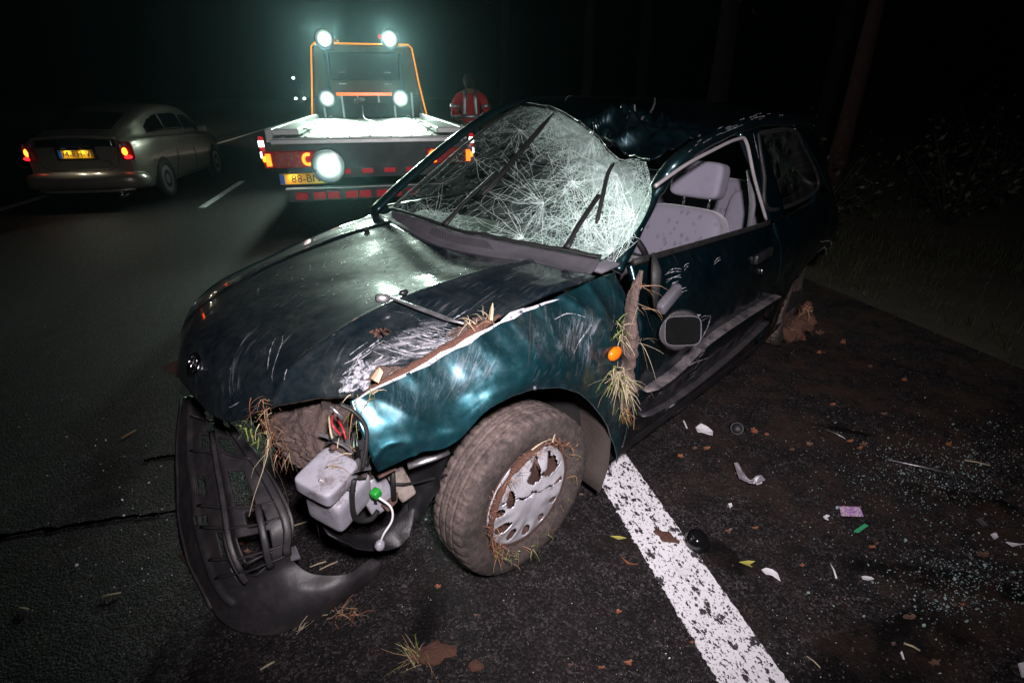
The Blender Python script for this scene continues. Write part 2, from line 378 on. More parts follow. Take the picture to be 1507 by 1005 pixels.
MT = {}
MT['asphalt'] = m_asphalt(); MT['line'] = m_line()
MT['paint'] = m_paint('dark_green_paint'); pass
MT['paint_door'] = m_paint('door_green_paint', .30, .25, .2)
MT['cracked'] = m_cracked(); MT['glass'] = m_glass('side_glass', (.55, .68, .6))
MT['mud'] = m_mud(); MT['mud_red'] = m_mud('mud_reddish', (.07, .032, .022), (.17, .075, .05)); MT['tyre'] = m_tyre()
MT['plastic'] = plain('black_plastic', (.0085, .008, .0095), .5, 0, .5, 12, .25, 220)
MT['bumper'] = broken('grey_black_bumper_plastic', (.095, .080, .080), (.028, .026, .030), 9, .46, .76, .48, 0)
MT['cowl'] = plain('grey_cowl_plastic', (.075, .071, .082), .6, 0, .4, 14, .3, 160)
MT['rubber'] = plain('rubber', (.006, .006, .006), .65)
MT['dark'] = plain('dark_underbody', (.010, .009, .009), .85, 0, .5, 9)
MT['liner'] = plain('muddy_wheel_liner', (.050, .038, .033), .85, 0, .6, 8, .6, 60)
MT['chrome'] = plain('chrome', (.75, .75, .77), .14, 1, .05, 20, 0)
MT['steel'] = plain('scratched_steel', (.42, .41, .43), .42, .9, .3, 25, .3, 90)
MT['bare'] = broken('bare_scraped_metal', (.72, .72, .78), (.05, .06, .07), 70, .37, .50)
MT['scrape'] = broken('scraped_primer', (.58, .57, .62), (.02, .035, .045), 75, .42, .56, .75, .1)
MT['hubcap'] = plain('silver_hubcap', (.66, .65, .70), .34, .45, .22, 22, .10, 60)
MT['rust'] = plain('rusty_steel', (.075, .038, .030), .85, .2, .5, 25, .6, 120)
MT['tank'] = m_tank('milky_tank_plastic', (.30, .295, .335))
MT['tank_warm'] = m_tank('yellowed_tank_plastic', (.34, .29, .26))
MT['seat'] = m_fabric('seat_fabric', (.165, .155, .195), (.075, .07, .095)); MT['seat2'] = plain('seat_side_cloth', (.18, .17, .215), .95, 0, .12, 30, .3, 400)
MT['trim'] = plain('interior_trim', (.10, .095, .11), .7); MT['trim_light'] = plain('window_trim', (.28, .26, .27), .5, .1)
MT['straw'] = plain('straw', (.24, .14, .07), .75, 0, .45, 60, 0); MT['straw_pale'] = plain('pale_straw', (.36, .30, .20), .75, 0, .4, 60, 0)
MT['grass'] = plain('fresh_grass', (.17, .22, .05), .6, 0, .5, 40, 0); MT['wood'] = plain('split_wood', (.52, .36, .22), .7, 0, .3, 60, .4, 200)
MT['orange'] = plain('orange_lens', (.85, .16, .005), .25, 0, .05, 20, 0)
MT['mirror'] = plain('mirror_glass', (.10, .105, .105), .10, .95, .4, 22, .1, 30)
MT['white'] = plain('white_plastic', (.70, .69, .72), .5, 0, .1, 20, .05)
MT['film'] = plain('clear_film', (.62, .60, .66), .25, 0, .5, 60, .6, 90, Transmission_Weight=.55)
MT['green_clip'] = plain('green_clip', (.01, .22, .02), .45, 0, .4, 20, 0)
MT['red_wire'] = plain('red_wire', (.35, .02, .03), .45, 0, .1, 20, 0)
MT['bark'] = m_bark(); MT['bark_red_lit'] = plain('red_lit_bark', (.040, .018, .012), .95, 0, .6, 9, .9, 25)  # brighter red bark copy: the truck's red light is put into its colour
MT['leaf_orange'] = m_leaf('leaf_orange', (.17, .055, .025), (.34, .13, .06)); MT['leaf_brown'] = m_leaf('leaf_brown', (.08, .042, .030), (.18, .10, .07))
MT['leaf_yellow'] = m_leaf('leaf_yellow', (.32, .30, .04), (.46, .42, .12)); MT['leaf_dark'] = m_leaf('leaf_dark', (.008, .014, .004), (.022, .026, .008))
MT['verge'] = plain('verge_soil', (.040, .034, .020), .95, 0, .5, 3, .8, 30)
MT['blade'] = plain('verge_grass', (.024, .027, .010), .8, 0, .6, 4, 0)

# ================================================================== the setting
def sheet(name, x0, x1, y0, y1, z, mat, nx=1, ny=1, zf=None):
    v = [(x0+(x1-x0)*i/nx, y0+(y1-y0)*j/ny, z+(zf(x0+(x1-x0)*i/nx, y0+(y1-y0)*j/ny) if zf else 0)) for i in range(nx+1) for j in range(ny+1)]
    f = [(i*(ny+1)+j, (i+1)*(ny+1)+j, (i+1)*(ny+1)+j+1, i*(ny+1)+j+1) for i in range(nx) for j in range(ny)]
    return mk(name, v, f, mat)
tag(sheet('ground', -300, 300, -100, 500, -.03, MT['verge']), kind='structure')
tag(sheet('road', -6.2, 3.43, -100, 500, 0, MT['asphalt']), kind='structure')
vg = sheet('verge', 3.40, 40, -12, 60, -.012, MT['verge'], 60, 110, lambda x, y: min(1.2, max(0, (x-3.5))*.05)+.05*fnz(x, y, 0, .6, 3)*min(1, max(0, x-3.45)))
tag(vg, kind='structure')
def line(name, x0, x1, y0, y1, ny, amp):
    v = []; f = []
    for j in range(ny+1):
        y = y0+(y1-y0)*j/ny
        a = amp*(nz(0, y, 0, 38, 2)*.9+nz(0, y, 0, 95, 4)*.7); b = amp*.35*(nz(0, y, 5, 30, 9)+nz(0, y, 5, 90, 1))
        v += [(x0+a, y, .001), (x0+a+.002, y, .0045), (x1+b-.002, y, .0045), (x1+b, y, .001)]
        if j: 
            k = 4*(j-1); f += [(k, k+1, k+5, k+4), (k+1, k+2, k+6, k+5), (k+2, k+3, k+7, k+6)]
    f = [q[::-1] for q in f]
    return tag(mk(name, v, f, MT['line'], smooth=False), kind='structure')
line('edge_line', .725, .905, -1.5, 2.6, 900, .010); line('edge_line', .725, .905, 2.6, 300, 60, 0)
for k in range(6): line('lane_dash', -2.50, -2.40, 7.95+k*12-.0, 10.5+k*12, 30, .004)
line('lane_dash', -2.50, -2.40, -4.0, -1.4, 30, .004)
line('left_edge_line', -5.16, -5.02, -20, 300, 80, .002)
# open cracks in the asphalt, filled with black water and tar
def crack(pts, w0):
    P = catmull(np.array([at(*p)[:2] for p in pts]), 70); v = []; f = []
    for i, p in enumerate(P):
        t = P[min(i+1, 69)]-P[max(i-1, 0)]; n = np.array([-t[1], t[0]])/np.linalg.norm(t)
        e = min(1, i/4+.2, (69-i)/8+.1); wv = w0*(.55+.8*abs(nz(i*.13, 0, 0)))*e; c = p+n*.014*nz(i*.2, 3, 0)
        v += [(*(c-n*wv*(.6+.4*nz(i*.22, 1, 0))), .0035), (*(c+n*wv*(.6+.4*nz(i*.27, 2, 4))), .0035)]
        if i: f.append((2*i-2, 2*i-1, 2*i+1, 2*i))
    return tag(mk('road_crack', v, f, MT['tar'], smooth=False), kind='structure')
MT['tar'] = plain('wet_tar', (.001, .001, .001), 1.0, 0, .3, 30, 0, 1, Specular_IOR_Level=.0)
crack([(-60, 795), (0, 790), (60, 781), (120, 772), (185, 762), (230, 757), (285, 752)], .022)
crack([(212, 679), (235, 674), (290, 668)], .024)

# verge grass: uncountable
def grass_stuff():
    v = []; f = []
    for k in range(26000):
        x = 3.35+abs(RS.normal(0, 1.0))*1.5+RS.rand()*.6; y = RS.uniform(-.5, 14)
        if x > 9: continue
        clump = fnz(x, y, 0, 1.6, 5)
        if clump < -.12 and RS.rand() < .75: continue
        h = RS.uniform(.03, .11)*(1+1.0*max(0, clump)); a = RS.uniform(0, 6.28); l = h*RS.uniform(.2, .9); w_ = RS.uniform(.0025, .005)
        z = min(1.2, max(0, (x-3.5))*.05)-.02
        dx, dy = math.cos(a), math.sin(a); b = len(v)
        v += [(x-dy*w_, y+dx*w_, z), (x+dy*w_, y-dx*w_, z), (x+dx*l*.35+dy*w_*.8, y+dy*l*.35-dx*w_*.8, z+h*.65), (x+dx*l*.35-dy*w_*.8, y+dy*l*.35+dx*w_*.8, z+h*.65), (x+dx*l, y+dy*l, z+h)]
        f += [(b, b+1, b+2, b+3), (b+3, b+2, b+4)]
    return tag(mk('verge_grass', v, f, MT['blade'], smooth=False), 'rough grass growing along the dark verge', 'grass', kind='stuff')
grass_stuff()

# ================================================================== the wrecked hatchback
wreck = empty('wrecked_car', CO, CA)
tag(wreck, 'crushed dark green hatchback with shattered windscreen and missing front bumper', 'car')
def mirror_y(c): return [[(p[0], -p[1], p[2]) for p in r] for r in c]

# ---- bonnet: rows rear to front, columns right to left
ys = [-.66, -.5, -.25, 0, .25, .42, .55, .655]
BX = {-.66: [(-.35, .885), (-.05, .835), (.2, .775), (.38, .725), (.50, .67), (.55, .60)],
      -.5: [(-.30, .885), (0, .852), (.27, .795), (.47, .73), (.585, .66), (.625, .575)],
      -.25: [(-.245, .885), (.05, .862), (.32, .815), (.54, .75), (.645, .68), (.69, .595)],
      0: [(-.20, .885), (.10, .872), (.35, .835), (.56, .775), (.665, .70), (.705, .605)],
      .25: [(-.23, .885), (.05, .885), (.32, .862), (.54, .80), (.645, .725), (.69, .635)],
      .42: [(-.27, .893), (-.03, .905), (.22, .897), (.42, .862), (.56, .805), (.62, .725)],
      .55: [(-.30, .885), (-.05, .895), (.18, .885), (.36, .857), (.48, .815), (.54, .775)],
      .655: [(-.33, .885), (-.08, .89), (.10, .875), (.28, .848), (.40, .825), (.475, .797)]}
ctrl = [[(BX[y][r][0], y*(1 if r < 3 else (.985, .96, .94)[r-3]) if y < 0 else y, BX[y][r][1]) for y in ys] for r in range(6)]
def bon_disp(u, v, p):
    y = p[1]; d = .010*math.exp(-((y-.425)/.012)**2)*(1-u*.6)+.007*math.exp(-((y+.45)/.012)**2)*(1-u*.5)
    d += .004*fnz(p[0], p[1], 0, 3, 1)*1.0
    if y > .45: d += .008*fnz(p[0], p[1], 2, 9, 4)*min(1, (y-.45)/.1)*(1 if u > .35 else .2)
    return d-.006*math.exp(-((v-1)/.02)**2)
Sb = Surf(ctrl, 80, 110, bon_disp)
def spot(S, x, y, su, sv, st, ang): u_, v_ = S.find(x, y); return (u_, v_, su, sv, st, ang)
MT['paint_bonnet'] = m_paint('dusty_green_paint', 1.0, .60, .3, [spot(Sb, 640, 510, .10, .055, 1.0, -.75), spot(Sb, 565, 535, .07, .06, 1.0, -.5), spot(Sb, 525, 560, .05, .07, .9, -.3), spot(Sb, 600, 500, .12, .05, .8, -.8)], flake=.3, coat=1.0, crough=(.04, .12), face=(.0018, .010, .016), ro=(.45, .65), scuff=(.52, .51, .55))
bonnet = Sb.build('bonnet', MT['paint_bonnet'], wreck, t=.012)
# emblem of three crossed rings on the nose
eu, ev = Sb.find(287, 536); ec = Sb.pt(eu, ev, .004); en = Sb.pt(eu, ev, .01)-Sb.pt(eu, ev, 0); en = Vector(en).normalized()
e1 = Vector((0, 1, 0)); e1 = (e1-en*e1.dot(en)).normalized(); e2 = en.cross(e1)
mb = MB()
for ox, oy, a, b in ((0, 0, .046, .031), (0, .004, .015, .027), (0, .012, .036, .013)):
    mb.tube([tuple(Vector(ec)+e1*(ox+a*math.cos(t))+e2*(oy+b*math.sin(t))) for t in np.linspace(0, 2*math.pi, 33)], .0042, 6, False)
mb.build('emblem', MT['chrome'], bonnet)
for px_ in ((541, 338), (597, 437)):
    u, v = Sb.find(*px_); p = Sb.pt(u, v, .008); blob('washer_nozzle', p, (.014, .010, .009), MT['plastic'], bonnet, .1, 2, 1, 2)
# scraped bare metal on the left flank of the bonnet
def marks(S, name, paths, mat, parent, jit=.35, off=.0025):
    mb = MB()
    for pth, wd in paths: mb.add(*S.ribbon(pth, wd, off, 18, jit))
    return tag(mb.build(name, mat, parent, False), kind='stuff')
sc_paths = []
for k in range(11):                          # claw-like parallel scrapes
    x0, y0 = 545+k*7.5+random.uniform(-3, 3), 512-k*3.4; L = random.uniform(55, 95)
    sc_paths.append(([(x0, y0), (x0+L*.5, y0+L*.20+random.uniform(-2, 2)), (x0+L, y0+L*.34+random.uniform(-2, 2))], [.0006, random.uniform(.0015, .005), .0008]))
for k in range(7):
    x0, y0 = 590+k*11, 486-k*2; sc_paths.append(([(x0, y0), (x0+36, y0+10), (x0+74, y0+13)], [.0006, .0025, .0006]))
for k in range(16):
    x0, y0 = 500+random.uniform(0, 75), 530+random.uniform(-18, 38); sc_paths.append(([(x0, y0), (x0+14, y0-9), (x0+30, y0-20)], [.0008, random.uniform(.002, .006), .0006]))
sc_paths += [([(655, 480), (675, 466), (690, 457)], [.001, .004, .001]), ([(530, 520), (520, 545), (505, 570)], [.001, .004, .001])]
marks(Sb, 'scrape_mark', sc_paths, MT['scrape'], bonnet, .5)
def patch(S, name, pxs, mat, parent, off=.003, n=26, jit=.12):   # ragged flat patch on a panel
    P = np.array(pxs, float); c = P.mean(0); Q = catmull(np.vstack([P, P[:1]]), n*2)[:-1]
    V = [S.pt(*S.find(*c), off)]+[S.pt(*S.find(*(c+(q-c)*(1+jit*RS.uniform(-1, 1)))), off) for q in Q]
    m = [S.pt(*S.find(*(c+(q-c)*.5)), off) for q in Q]; k = len(Q)
    V = [V[0]]+m+V[1:]
    f = [(0, 1+i, 1+(i+1) % k) for i in range(k)]+[(1+i, 1+k+i, 1+k+(i+1) % k, 1+(i+1) % k) for i in range(k)]
    return mk(name, V, f, mat, parent)
patch(Sb, 'scrape_mark', [(500, 577), (512, 550), (535, 535), (560, 548), (585, 557), (556, 572)], MT['scrape'], bonnet, .002, jit=.3)
patch(Sb, 'mud_smear', [(535, 560), (560, 540), (590, 548), (640, 520), (668, 505), (640, 532), (590, 562), (555, 574)], MT['mud'], bonnet, .0035, jit=.12)
patch(Sb, 'mud_smear', [(655, 498), (680, 478), (715, 466), (722, 470), (690, 492)], MT['mud'], bonnet, .004, jit=.15)
patch(Sb, 'mud_smear', [(546, 490), (560, 484), (575, 488), (560, 498)], MT['mud_red'], bonnet, .003, jit=.2)
fine = []
for cx, cy_, n, sp in ((455, 400, 30, 55), (520, 365, 16, 45), (405, 520, 6, 40), (560, 395, 8, 40)):
    for k in range(n):
        x, y = RS.normal(cx, sp), RS.normal(cy_, sp*.5); L = abs(RS.normal(0, 5))+1.5; a = RS.normal(-.5, .7)
        fine.append(([(x, y), (x+L*math.cos(a), y+L*math.sin(a))], [.0008, .0022, .0008]))
marks(Sb, 'scratch_fleck', fine, MT['scrape'], bonnet, .4, .0018)
marks(Sb, 'scratch_fleck', [([(404, 500), (399, 520), (394, 545)], [.001, .003, .001]), ([(417, 496), (412, 512), (404, 560)], [.001, .0025, .001]), ([(423, 545), (421, 560)], [.002, .003, .001]), ([(340, 600), (352, 592)], [.001, .002, .001])], MT['scrape'], bonnet, .4)

# ---- left front fender: rows top to bottom, columns front to rear
f0 = [(.55, .69, .83), (.47, .69, .835), (.38, .695, .845), (.25, .70, .865), (.10, .705, .885), (-.03, .71, .895), (-.15, .71, .90), (-.26, .71, .905), (-.335, .715, .905)]
f1 = [(.555, .735, .775), (.47, .755, .785), (.38, .76, .79), (.245, .77, .815), (.09, .775, .83), (-.04, .78, .835), (-.16, .785, .83), (-.275, .79, .80), (-.345, .79, .78)]
f2 = [(.55, .75, .72), (.465, .775, .735), (.383, .79, .73), (.24, .80, .77), (.085, .805, .765), (-.055, .81, .72), (-.175, .815, .66), (-.285, .815, .56), (-.35, .81, .48)]
f3 = [(.54, .75, .675), (.46, .78, .70), (.385, .80, .69), (.24, .805, .735), (.08, .805, .71), (-.07, .805, .63), (-.19, .805, .50), (-.29, .80, .34), (-.335, .80, .22)]
def fen_disp(u, v, p):
    d = .009*fnz(p[0], p[2], 0, 4.5, 2)+.004*fnz(p[0], p[2], 3, 14, 5)+.011*(1-min(1, abs(nz(p[0]*1.4, p[2], 0, 7, 4))*2.5))**2*max(0, .4+nz(p[0], p[2], 9, 3, 1))
    d -= .03*math.exp(-((p[0]-.33)/.10)**2-((p[2]-.775)/.05)**2)          # big dents
    d -= .022*math.exp(-((p[0]+.10)/.06)**2-((p[2]-.78)/.07)**2)
    return d
Sf = Surf([f0, f1, f2, f3], 60, 110, fen_disp)
MT['paint_fender'] = m_paint('scuffed_green_paint', .9, .75, -.2, [spot(Sf, 850, 495, .24, .11, .9, -.22), spot(Sf, 690, 545, .28, .12, .45, -.25), spot(Sf, 790, 500, .30, .05, .35, -.15), spot(Sf, 905, 600, .2, .06, .4, -.2), spot(Sf, 600, 590, .25, .08, .35, -.25)], face=(.012, .074, .092), ro=(.30, .50), crough=(.08, .30))
fender = Sf.build('front_fender', MT['paint_fender'], wreck, t=.004)
# torn bright upper edge
pe = [(523, 588), (580, 550), (640, 515), (690, 488), (740, 466), (790, 450), (824, 441)]
marks(Sf, 'scrape_mark', [(pe, [.003, .007, .011, .015, .013, .009, .001])], MT['bare'], fender, .8)
sm = []
sm += [([(815, 470), (835, 463), (862, 466)], [.001, .003, .001]), ([(842, 520), (855, 500), (870, 478)], [.001, .003, .001]), ([(785, 568), (790, 580)], [.004, .008, .003])]
marks(Sf, 'scratch_fleck', sm, MT['scrape'], fender, .5, .0018)
marks(Sf, 'panel_crease', [([(780, 462), (781, 500), (778, 540)], [.004, .003, .002])], MT['dark'], fender, .3, .002)
# orange side repeater
u, v = Sf.find(902, 520); p = Sf.pt(u, v, .006); blob('side_indicator', p, (.030, .014, .022), MT['orange'], fender, .02, 2, 1, 3, .0)
# right front fender
rx = [(-.36, .885), (-.05, .838), (.2, .778), (.38, .728), (.50, .675), (.56, .605)]
rf = [[(x, -.678+(.03 if x > .45 else 0), z-.004) for x, z in rx], [(x, -.725+(.05 if x > .45 else 0), z-.05) for x, z in rx], [(x-.005, -.765+(.06 if x > .45 else 0), z-.14) for x, z in rx], [(x-.01, -.78+(.07 if x > .45 else 0), zz) for (x, z), zz in zip(rx, (.24, .60, .62, .50, .42, .42))]]
Sr = Surf(rf, 30, 50); fr = Sr.build('front_fender', MT['paint'], wreck, t=.004)

# ---- front wheel well
mb = MB(); n = 26; v = []; f = []
for i in range(n+1):
    th = R(-18+i*236/n)
    for j, y in enumerate((.795, .70, .5, .36)):
        r = .345+.012*nz(i*.5, j, 1)-(.02 if j == 0 else 0); v.append((.03+r*math.cos(th)*1.0, y, .29+r*math.sin(th)*(1.12 if math.sin(th) > 0 else 1)))
    if i: f += [((i-1)*4+j, i*4+j, i*4+j+1, (i-1)*4+j+1) for j in range(3)]
v = [p for p in v]; f2_ = [q for q in f]
# keep only top and rear of the liner, the front is torn away
keep = [q for q in f2_ if min(v[i][2] for i in q) > .10 and v[q[0]][0] < .06 and not (v[q[0]][2] > .615)]
us = sorted({i for q in keep for i in q}); ix = {k: n_ for n_, k in enumerate(us)}; v = [v[k] for k in us]; keep = [tuple(ix[i] for i in q) for q in keep]
solid(mk('wheel_well_liner', v, keep, MT['liner'], wreck), .003)

# ---- wheels
def wheel(c, st=0.0, side=1, full=True, name='wheel'):
    e = bpy.data.objects.new(name, None); COL.objects.link(e); e.parent = wreck; e.location = c; e.rotation_euler = (0, 0, st); e.empty_display_size = .1
    Rr, Wd, n = .275, .158, 220
    prof = [(-.055, .172), (-.066, .19), (-.078, .225), (-.076, .25), (-.068, .266)]
    tread = []
    for k in range(33):
        o = -.064+.128*k/32; g = min(abs(o-q) for q in (-.034, -.004, .028))
        tread.append((o, Rr-(.012 if g < .0040 else 0)-.006*(o/.064)**4))
    prof += tread+[(.068, .266), (.076, .25), (.078, .225), (.066, .19), (.055, .172)]
    mb = MB(); mb.lathe(prof, (0, 0, 0), (0, side, 0), n)
    vv = np.array(mb.v).reshape(len(prof), n, 3)
    for i, (o, r) in enumerate(prof):
        if r > .255 and abs(o) < .072:
            for j in range(n):
                jj = j+int(o*60) if abs(o) < .03 else j
                if (abs(o) > .036 and jj % 5 == 0) or (.008 < abs(o) < .024 and jj % 11 == 3):
                    s = (r-.0058)/r; vv[i, j, 0] *= s; vv[i, j, 2] *= s
        for j in range(n):
            k = 1+.004*nz(vv[i, j, 0]*9, vv[i, j, 1]*9, vv[i, j, 2]*9); vv[i, j, 0] *= k; vv[i, j, 2] *= k
            if vv[i, j, 2]+c[2] < .004: vv[i, j, 2] = .004-c[2]
    ty = mk('tyre', vv.reshape(-1, 3), mb.f, MT['tyre'], e)
    rm = MB(); rm.lathe([(-.05, .172), (-.03, .165), (.0, .158), (.03, .160), (.050, .168), (.058, .176), (.060, .172), (.046, .160), (.02, .148), (.012, .10), (.022, .07), (.026, .03), (.026, .001)], (0, 0, 0), (0, side, 0), 60)
    rm.build('rim', MT['rust'], e)
    if full:
        nr, nt_ = 26, 180; V = []; F = []
        for i in range(nr):
            r = .018+(.178-.018)*i/(nr-1)
            for j in range(nt_):
                t = 2*math.pi*j/nt_
                dome = .072-.02*(r/.178)**2-(.018 if r > .168 else 0)+.004*math.cos(12*t)*math.exp(-((r-.125)/.03)**2)
                dome += .006*fnz(r*math.cos(t), r*math.sin(t), 0, 9, 3)*(1 if r < .155 else .25)
                V.append((r*math.cos(t), side*dome, r*math.sin(t)))
        def miss(r, t):                     # t = 0 forward, 90 deg up
            d = math.degrees(t) % 360; wob = fnz(r*math.cos(t)*1.0, r*math.sin(t), 0, 17, 8)
            if r > .160: return False
            k = (d+360*0) % 30
            a = abs(((d+8) % 30)-15)       # ring of slanted slots
            slot = abs(r-.128) < .022 and a < (6.0-130*abs(r-.128)) 
            if 200 < d < 330: return slot
            x, z = r*math.cos(t), r*math.sin(t)
            gap1 = ((x+.050)/.066)**2+((z-.088)/.044)**2 < 1+.9*wob        # large hole near the top
            tongue = abs(x+.045+.25*(z-.09)) < .016+.012*wob and z > .075
            crackc = abs(z-.020-.35*x-.02*wob) < .003+.004*abs(wob) and x < .12
            hole2 = ((x-.085)/.020)**2+((z-.045)/.030)**2 < 1+.6*wob
            hole3 = ((x-.105)/.02)**2+((z+.05)/.016)**2 < 1
            return (gap1 and not tongue) or crackc or hole2 or hole3 or (slot and z < .06)
        for i in range(nr-1):
            r = .018+(.178-.018)*(i+.5)/(nr-1)
            for j in range(nt_):
                if not miss(r, 2*math.pi*(j+.5)/nt_): F.append((i*nt_+j, i*nt_+(j+1) % nt_, (i+1)*nt_+(j+1) % nt_, (i+1)*nt_+j))
        F += [tuple(range(nt_))[::-1]] if False else []
        V.append((0, side*.073, 0)); k = len(V)-1
        F += [(j, k, (j+1) % nt_) for j in range(nt_)]
        h = mk('hubcap', V, F, MT['hubcap'], e); solid(h, .003, 1)
        h['label'] = 'silver hubcap with broken out spokes'
    return e
wheel((.05, .678, .283), R(-1.9), 1)
wheel((.02, -.715, .275), 0, -1, False); wheel((-2.30, -.70, .275), 0, -1, False); wheel((-2.27, .66, .27), R(8), 1, False)

# ---- door, rear quarter and pillars
d0 = [(-.40, .735, .925), (-.75, .742, .908), (-1.1, .748, .893), (-1.50, .755, .877)]
d1 = [(-.385, .80, .80), (-.75, .805, .785), (-1.1, .808, .775), (-1.55, .805, .755)]
d2 = [(-.38, .815, .60), (-.75, .822, .59), (-1.1, .822, .58), (-1.60, .815, .56)]
d3 = [(-.385, .80, .40), (-.75, .805, .39), (-1.1, .805, .38), (-1.62, .80, .37)]
d4 = [(-.395, .775, .245), (-.75, .775, .235), (-1.1, .775, .23), (-1.60, .775, .225)]
def door_disp(u, v, p):
    d = .006*fnz(p[0], p[2], 0, 4, 7)+.003*fnz(p[0], p[2], 0, 13, 2)
    d -= .035*math.exp(-((p[0]+.52)/.12)**2-((p[2]-.80)/.06)**2)+.02*math.exp(-((p[0]+.62)/.05)**2-((p[2]-.68)/.05)**2)
    return d+.012*math.exp(-((p[2]-.46)/.05)**2)
Sd = Surf([d0, d1, d2, d3, d4], 60, 90, door_disp)
door = Sd.build('door', MT['paint_door'], wreck, t=.02)
MT['rub'] = broken('pale_rub_strip', (.17, .15, .155), (.03, .028, .032), 14, .40, .62, .5, 0)  # pale tone puts the grey reflection on the black strip into its colour
# rub strip along the door
st_ = [Sd.pt(*Sd.find(*q), .008) for q in ((945, 575), (985, 545), (1030, 503), (1080, 470), (1118, 447), (1142, 432))]
mb = MB(); mb.tube(catmull(np.array(st_), 24), [.012]+[.030]*22+[.034], 10, True, .2); mb.build('rub_strip', MT['rub'], door)
st2 = [Sd.pt(*Sd.find(*q), .004) for q in ((942, 612), (985, 588), (1030, 556), (1080, 515), (1130, 470))]
mb = MB(); mb.tube(catmull(np.array(st2), 24), [.010]+[.022]*23, 8, True, .3); mb.build('lower_trim', MT['bumper'], door)
hp = Sd.pt(*Sd.find(1120, 376), .012); mb = MB(); mb.box(hp, (.17, .022, .042), 0, R(2)); bevel(mb.build('door_handle', MT['plastic'], door), .008)
hp = Sd.pt(*Sd.find(1121, 398), .004); blob('door_lock', hp, (.014, .008, .015), MT['chrome'], door, .02, 1, 1, 3, 0)
mb = MB(); mb.tube(catmull(np.array([(-.40, .742, .93), (-.75, .749, .914), (-1.1, .755, .899), (-1.50, .762, .883)]), 16), .011, 6); mb.build('window_seal', MT['rubber'], door)
dm = []
for x, y, L in ((976, 403, 26), (980, 412, 22), (984, 420, 14), (1000, 430, 10), (1030, 470, 14), (1005, 395, 8), (1050, 386, 10)):
    for k in range(2): dm.append(([(x+RS.uniform(-3, 3), y+k*3), (x+L*.5, y+k*3-5), (x+L, y+k*3-6)], [.0006, .0024, .0006]))
for k in range(6): dm.append(([(1012+k*3, 560-k*7), (1024+k*3, 548-k*7)], [.0006, .003, .0006]))
dm += [([(1032, 500), (1040, 480), (1046, 466)], [.003, .012, .003]), ([(1018, 468), (1030, 461)], [.003, .015, .004]), ([(975, 560), (1000, 545), (1050, 520)], [.001, .008, .001])]
marks(Sd, 'scrape_mark', dm, MT['scrape'], door, .5)
# hanging mirror
mc = Vector(cpl(1000, 486, 1, .885))
mir = blob('wing_mirror', mc, (.082, .055, .066), MT['plastic'], door, .10, 1.5, 3, 4, .02)
for vtx in mir.data.vertices:               # flatten the glass side towards the front left
    d = vtx.co-mc; nrm = Vector((.62, .70, .34)).normalized(); k = d.dot(nrm)
    if k > .026: vtx.co -= nrm*(k-.026)
nrm = Vector((.62, .70, .34)).normalized(); a1 = nrm.cross(Vector((0, 0, 1))).normalized(); a2 = a1.cross(nrm)
def oval(cx, a, b, n=40, pw=4.5):
    return [tuple(cx+a1*(a*math.copysign(abs(math.cos(t))**(2/pw), math.cos(t)))+a2*(b*math.copysign(abs(math.sin(t))**(2/pw), math.sin(t)))) for t in np.linspace(0, 2*math.pi, n, endpoint=False)]
gc = mc+nrm*.029; ring = oval(gc, .058, .046)
mk('mirror_glass', ring+[tuple(gc)], [(i, (i+1) % 40, 40) for i in range(40)], MT['mirror'], mir)
mb = MB(); mb.tube(ring+[ring[0]], .0017, 6, False); mb.build('mirror_edge', MT['cowl'], mir)
p1 = Vector(cpl(985, 440, 1, .845)); mb = MB(); mb.box(p1, (.115, .03, .040), 0, R(24)); bevel(mb.build('mirror_arm', MT['cowl'], mir), .008)
# torn black seal hanging in front of the mirror
mb = MB(); mb.tube([cpl(962, 372, 1, .80), cpl(966, 400, 1, .83), cpl(965, 430, 1, .84), cpl(964, 458, 1, .84)], [.004, .017, .014, .003], 8, True, .4); mb.build('torn_seal', MT['rubber'], door)

Sill = Surf([[(-.37, .775, .245), (-1.0, .78, .232), (-1.65, .78, .225), (-2.0, .77, .23)], [(-.37, .765, .19), (-1.0, .77, .18), (-1.65, .765, .17), (-2.0, .75, .18)], [(-.37, .70, .165), (-1.0, .70, .155), (-1.65, .70, .15), (-2.0, .70, .16)]], 10, 40, lambda u, v, p: .004*fnz(p[0], p[2], 0, 12, 3))
Sill.build('sill', MT['plastic'], wreck, t=.01)
q0 = [(-1.52, .765, .878), (-1.8, .765, .885), (-2.1, .76, .895), (-2.4, .74, .905), (-2.65, .69, .90), (-2.84, .56, .88)]
q1 = [(-1.57, .805, .745), (-1.85, .81, .745), (-2.1, .81, .75), (-2.4, .80, .75), (-2.70, .75, .74), (-2.90, .60, .72)]
q2 = [(-1.62, .81, .58), (-1.87, .815, .60), (-2.06, .81, .62), (-2.4, .80, .64), (-2.72, .76, .60), (-2.93, .60, .55)]
q3 = [(-1.635, .79, .235), (-1.86, .79, .28), (-1.98, .79, .50), (-2.34, .79, .60), (-2.62, .76, .50), (-2.86, .60, .42)]
Sq = Surf([q0, q1, q2, q3], 50, 70, lambda u, v, p: .012*fnz(p[0], p[2], 0, 6, 9)*min(1, u*1.6)+.01*max(0, u-.6)*fnz(p[0], p[2], 1, 20, 2))
quarter = Sq.build('rear_quarter', MT['paint_door'], wreck, t=.012)
marks(Sq, 'scrape_mark', [([(1206, 355), (1212, 372), (1204, 392)], [.004, .014, .004]), ([(1196, 395), (1180, 410), (1165, 440)], [.003, .012, .004]), ([(1170, 420), (1160, 445)], [.003, .008, .003])], MT['scrape'], quarter, .5)
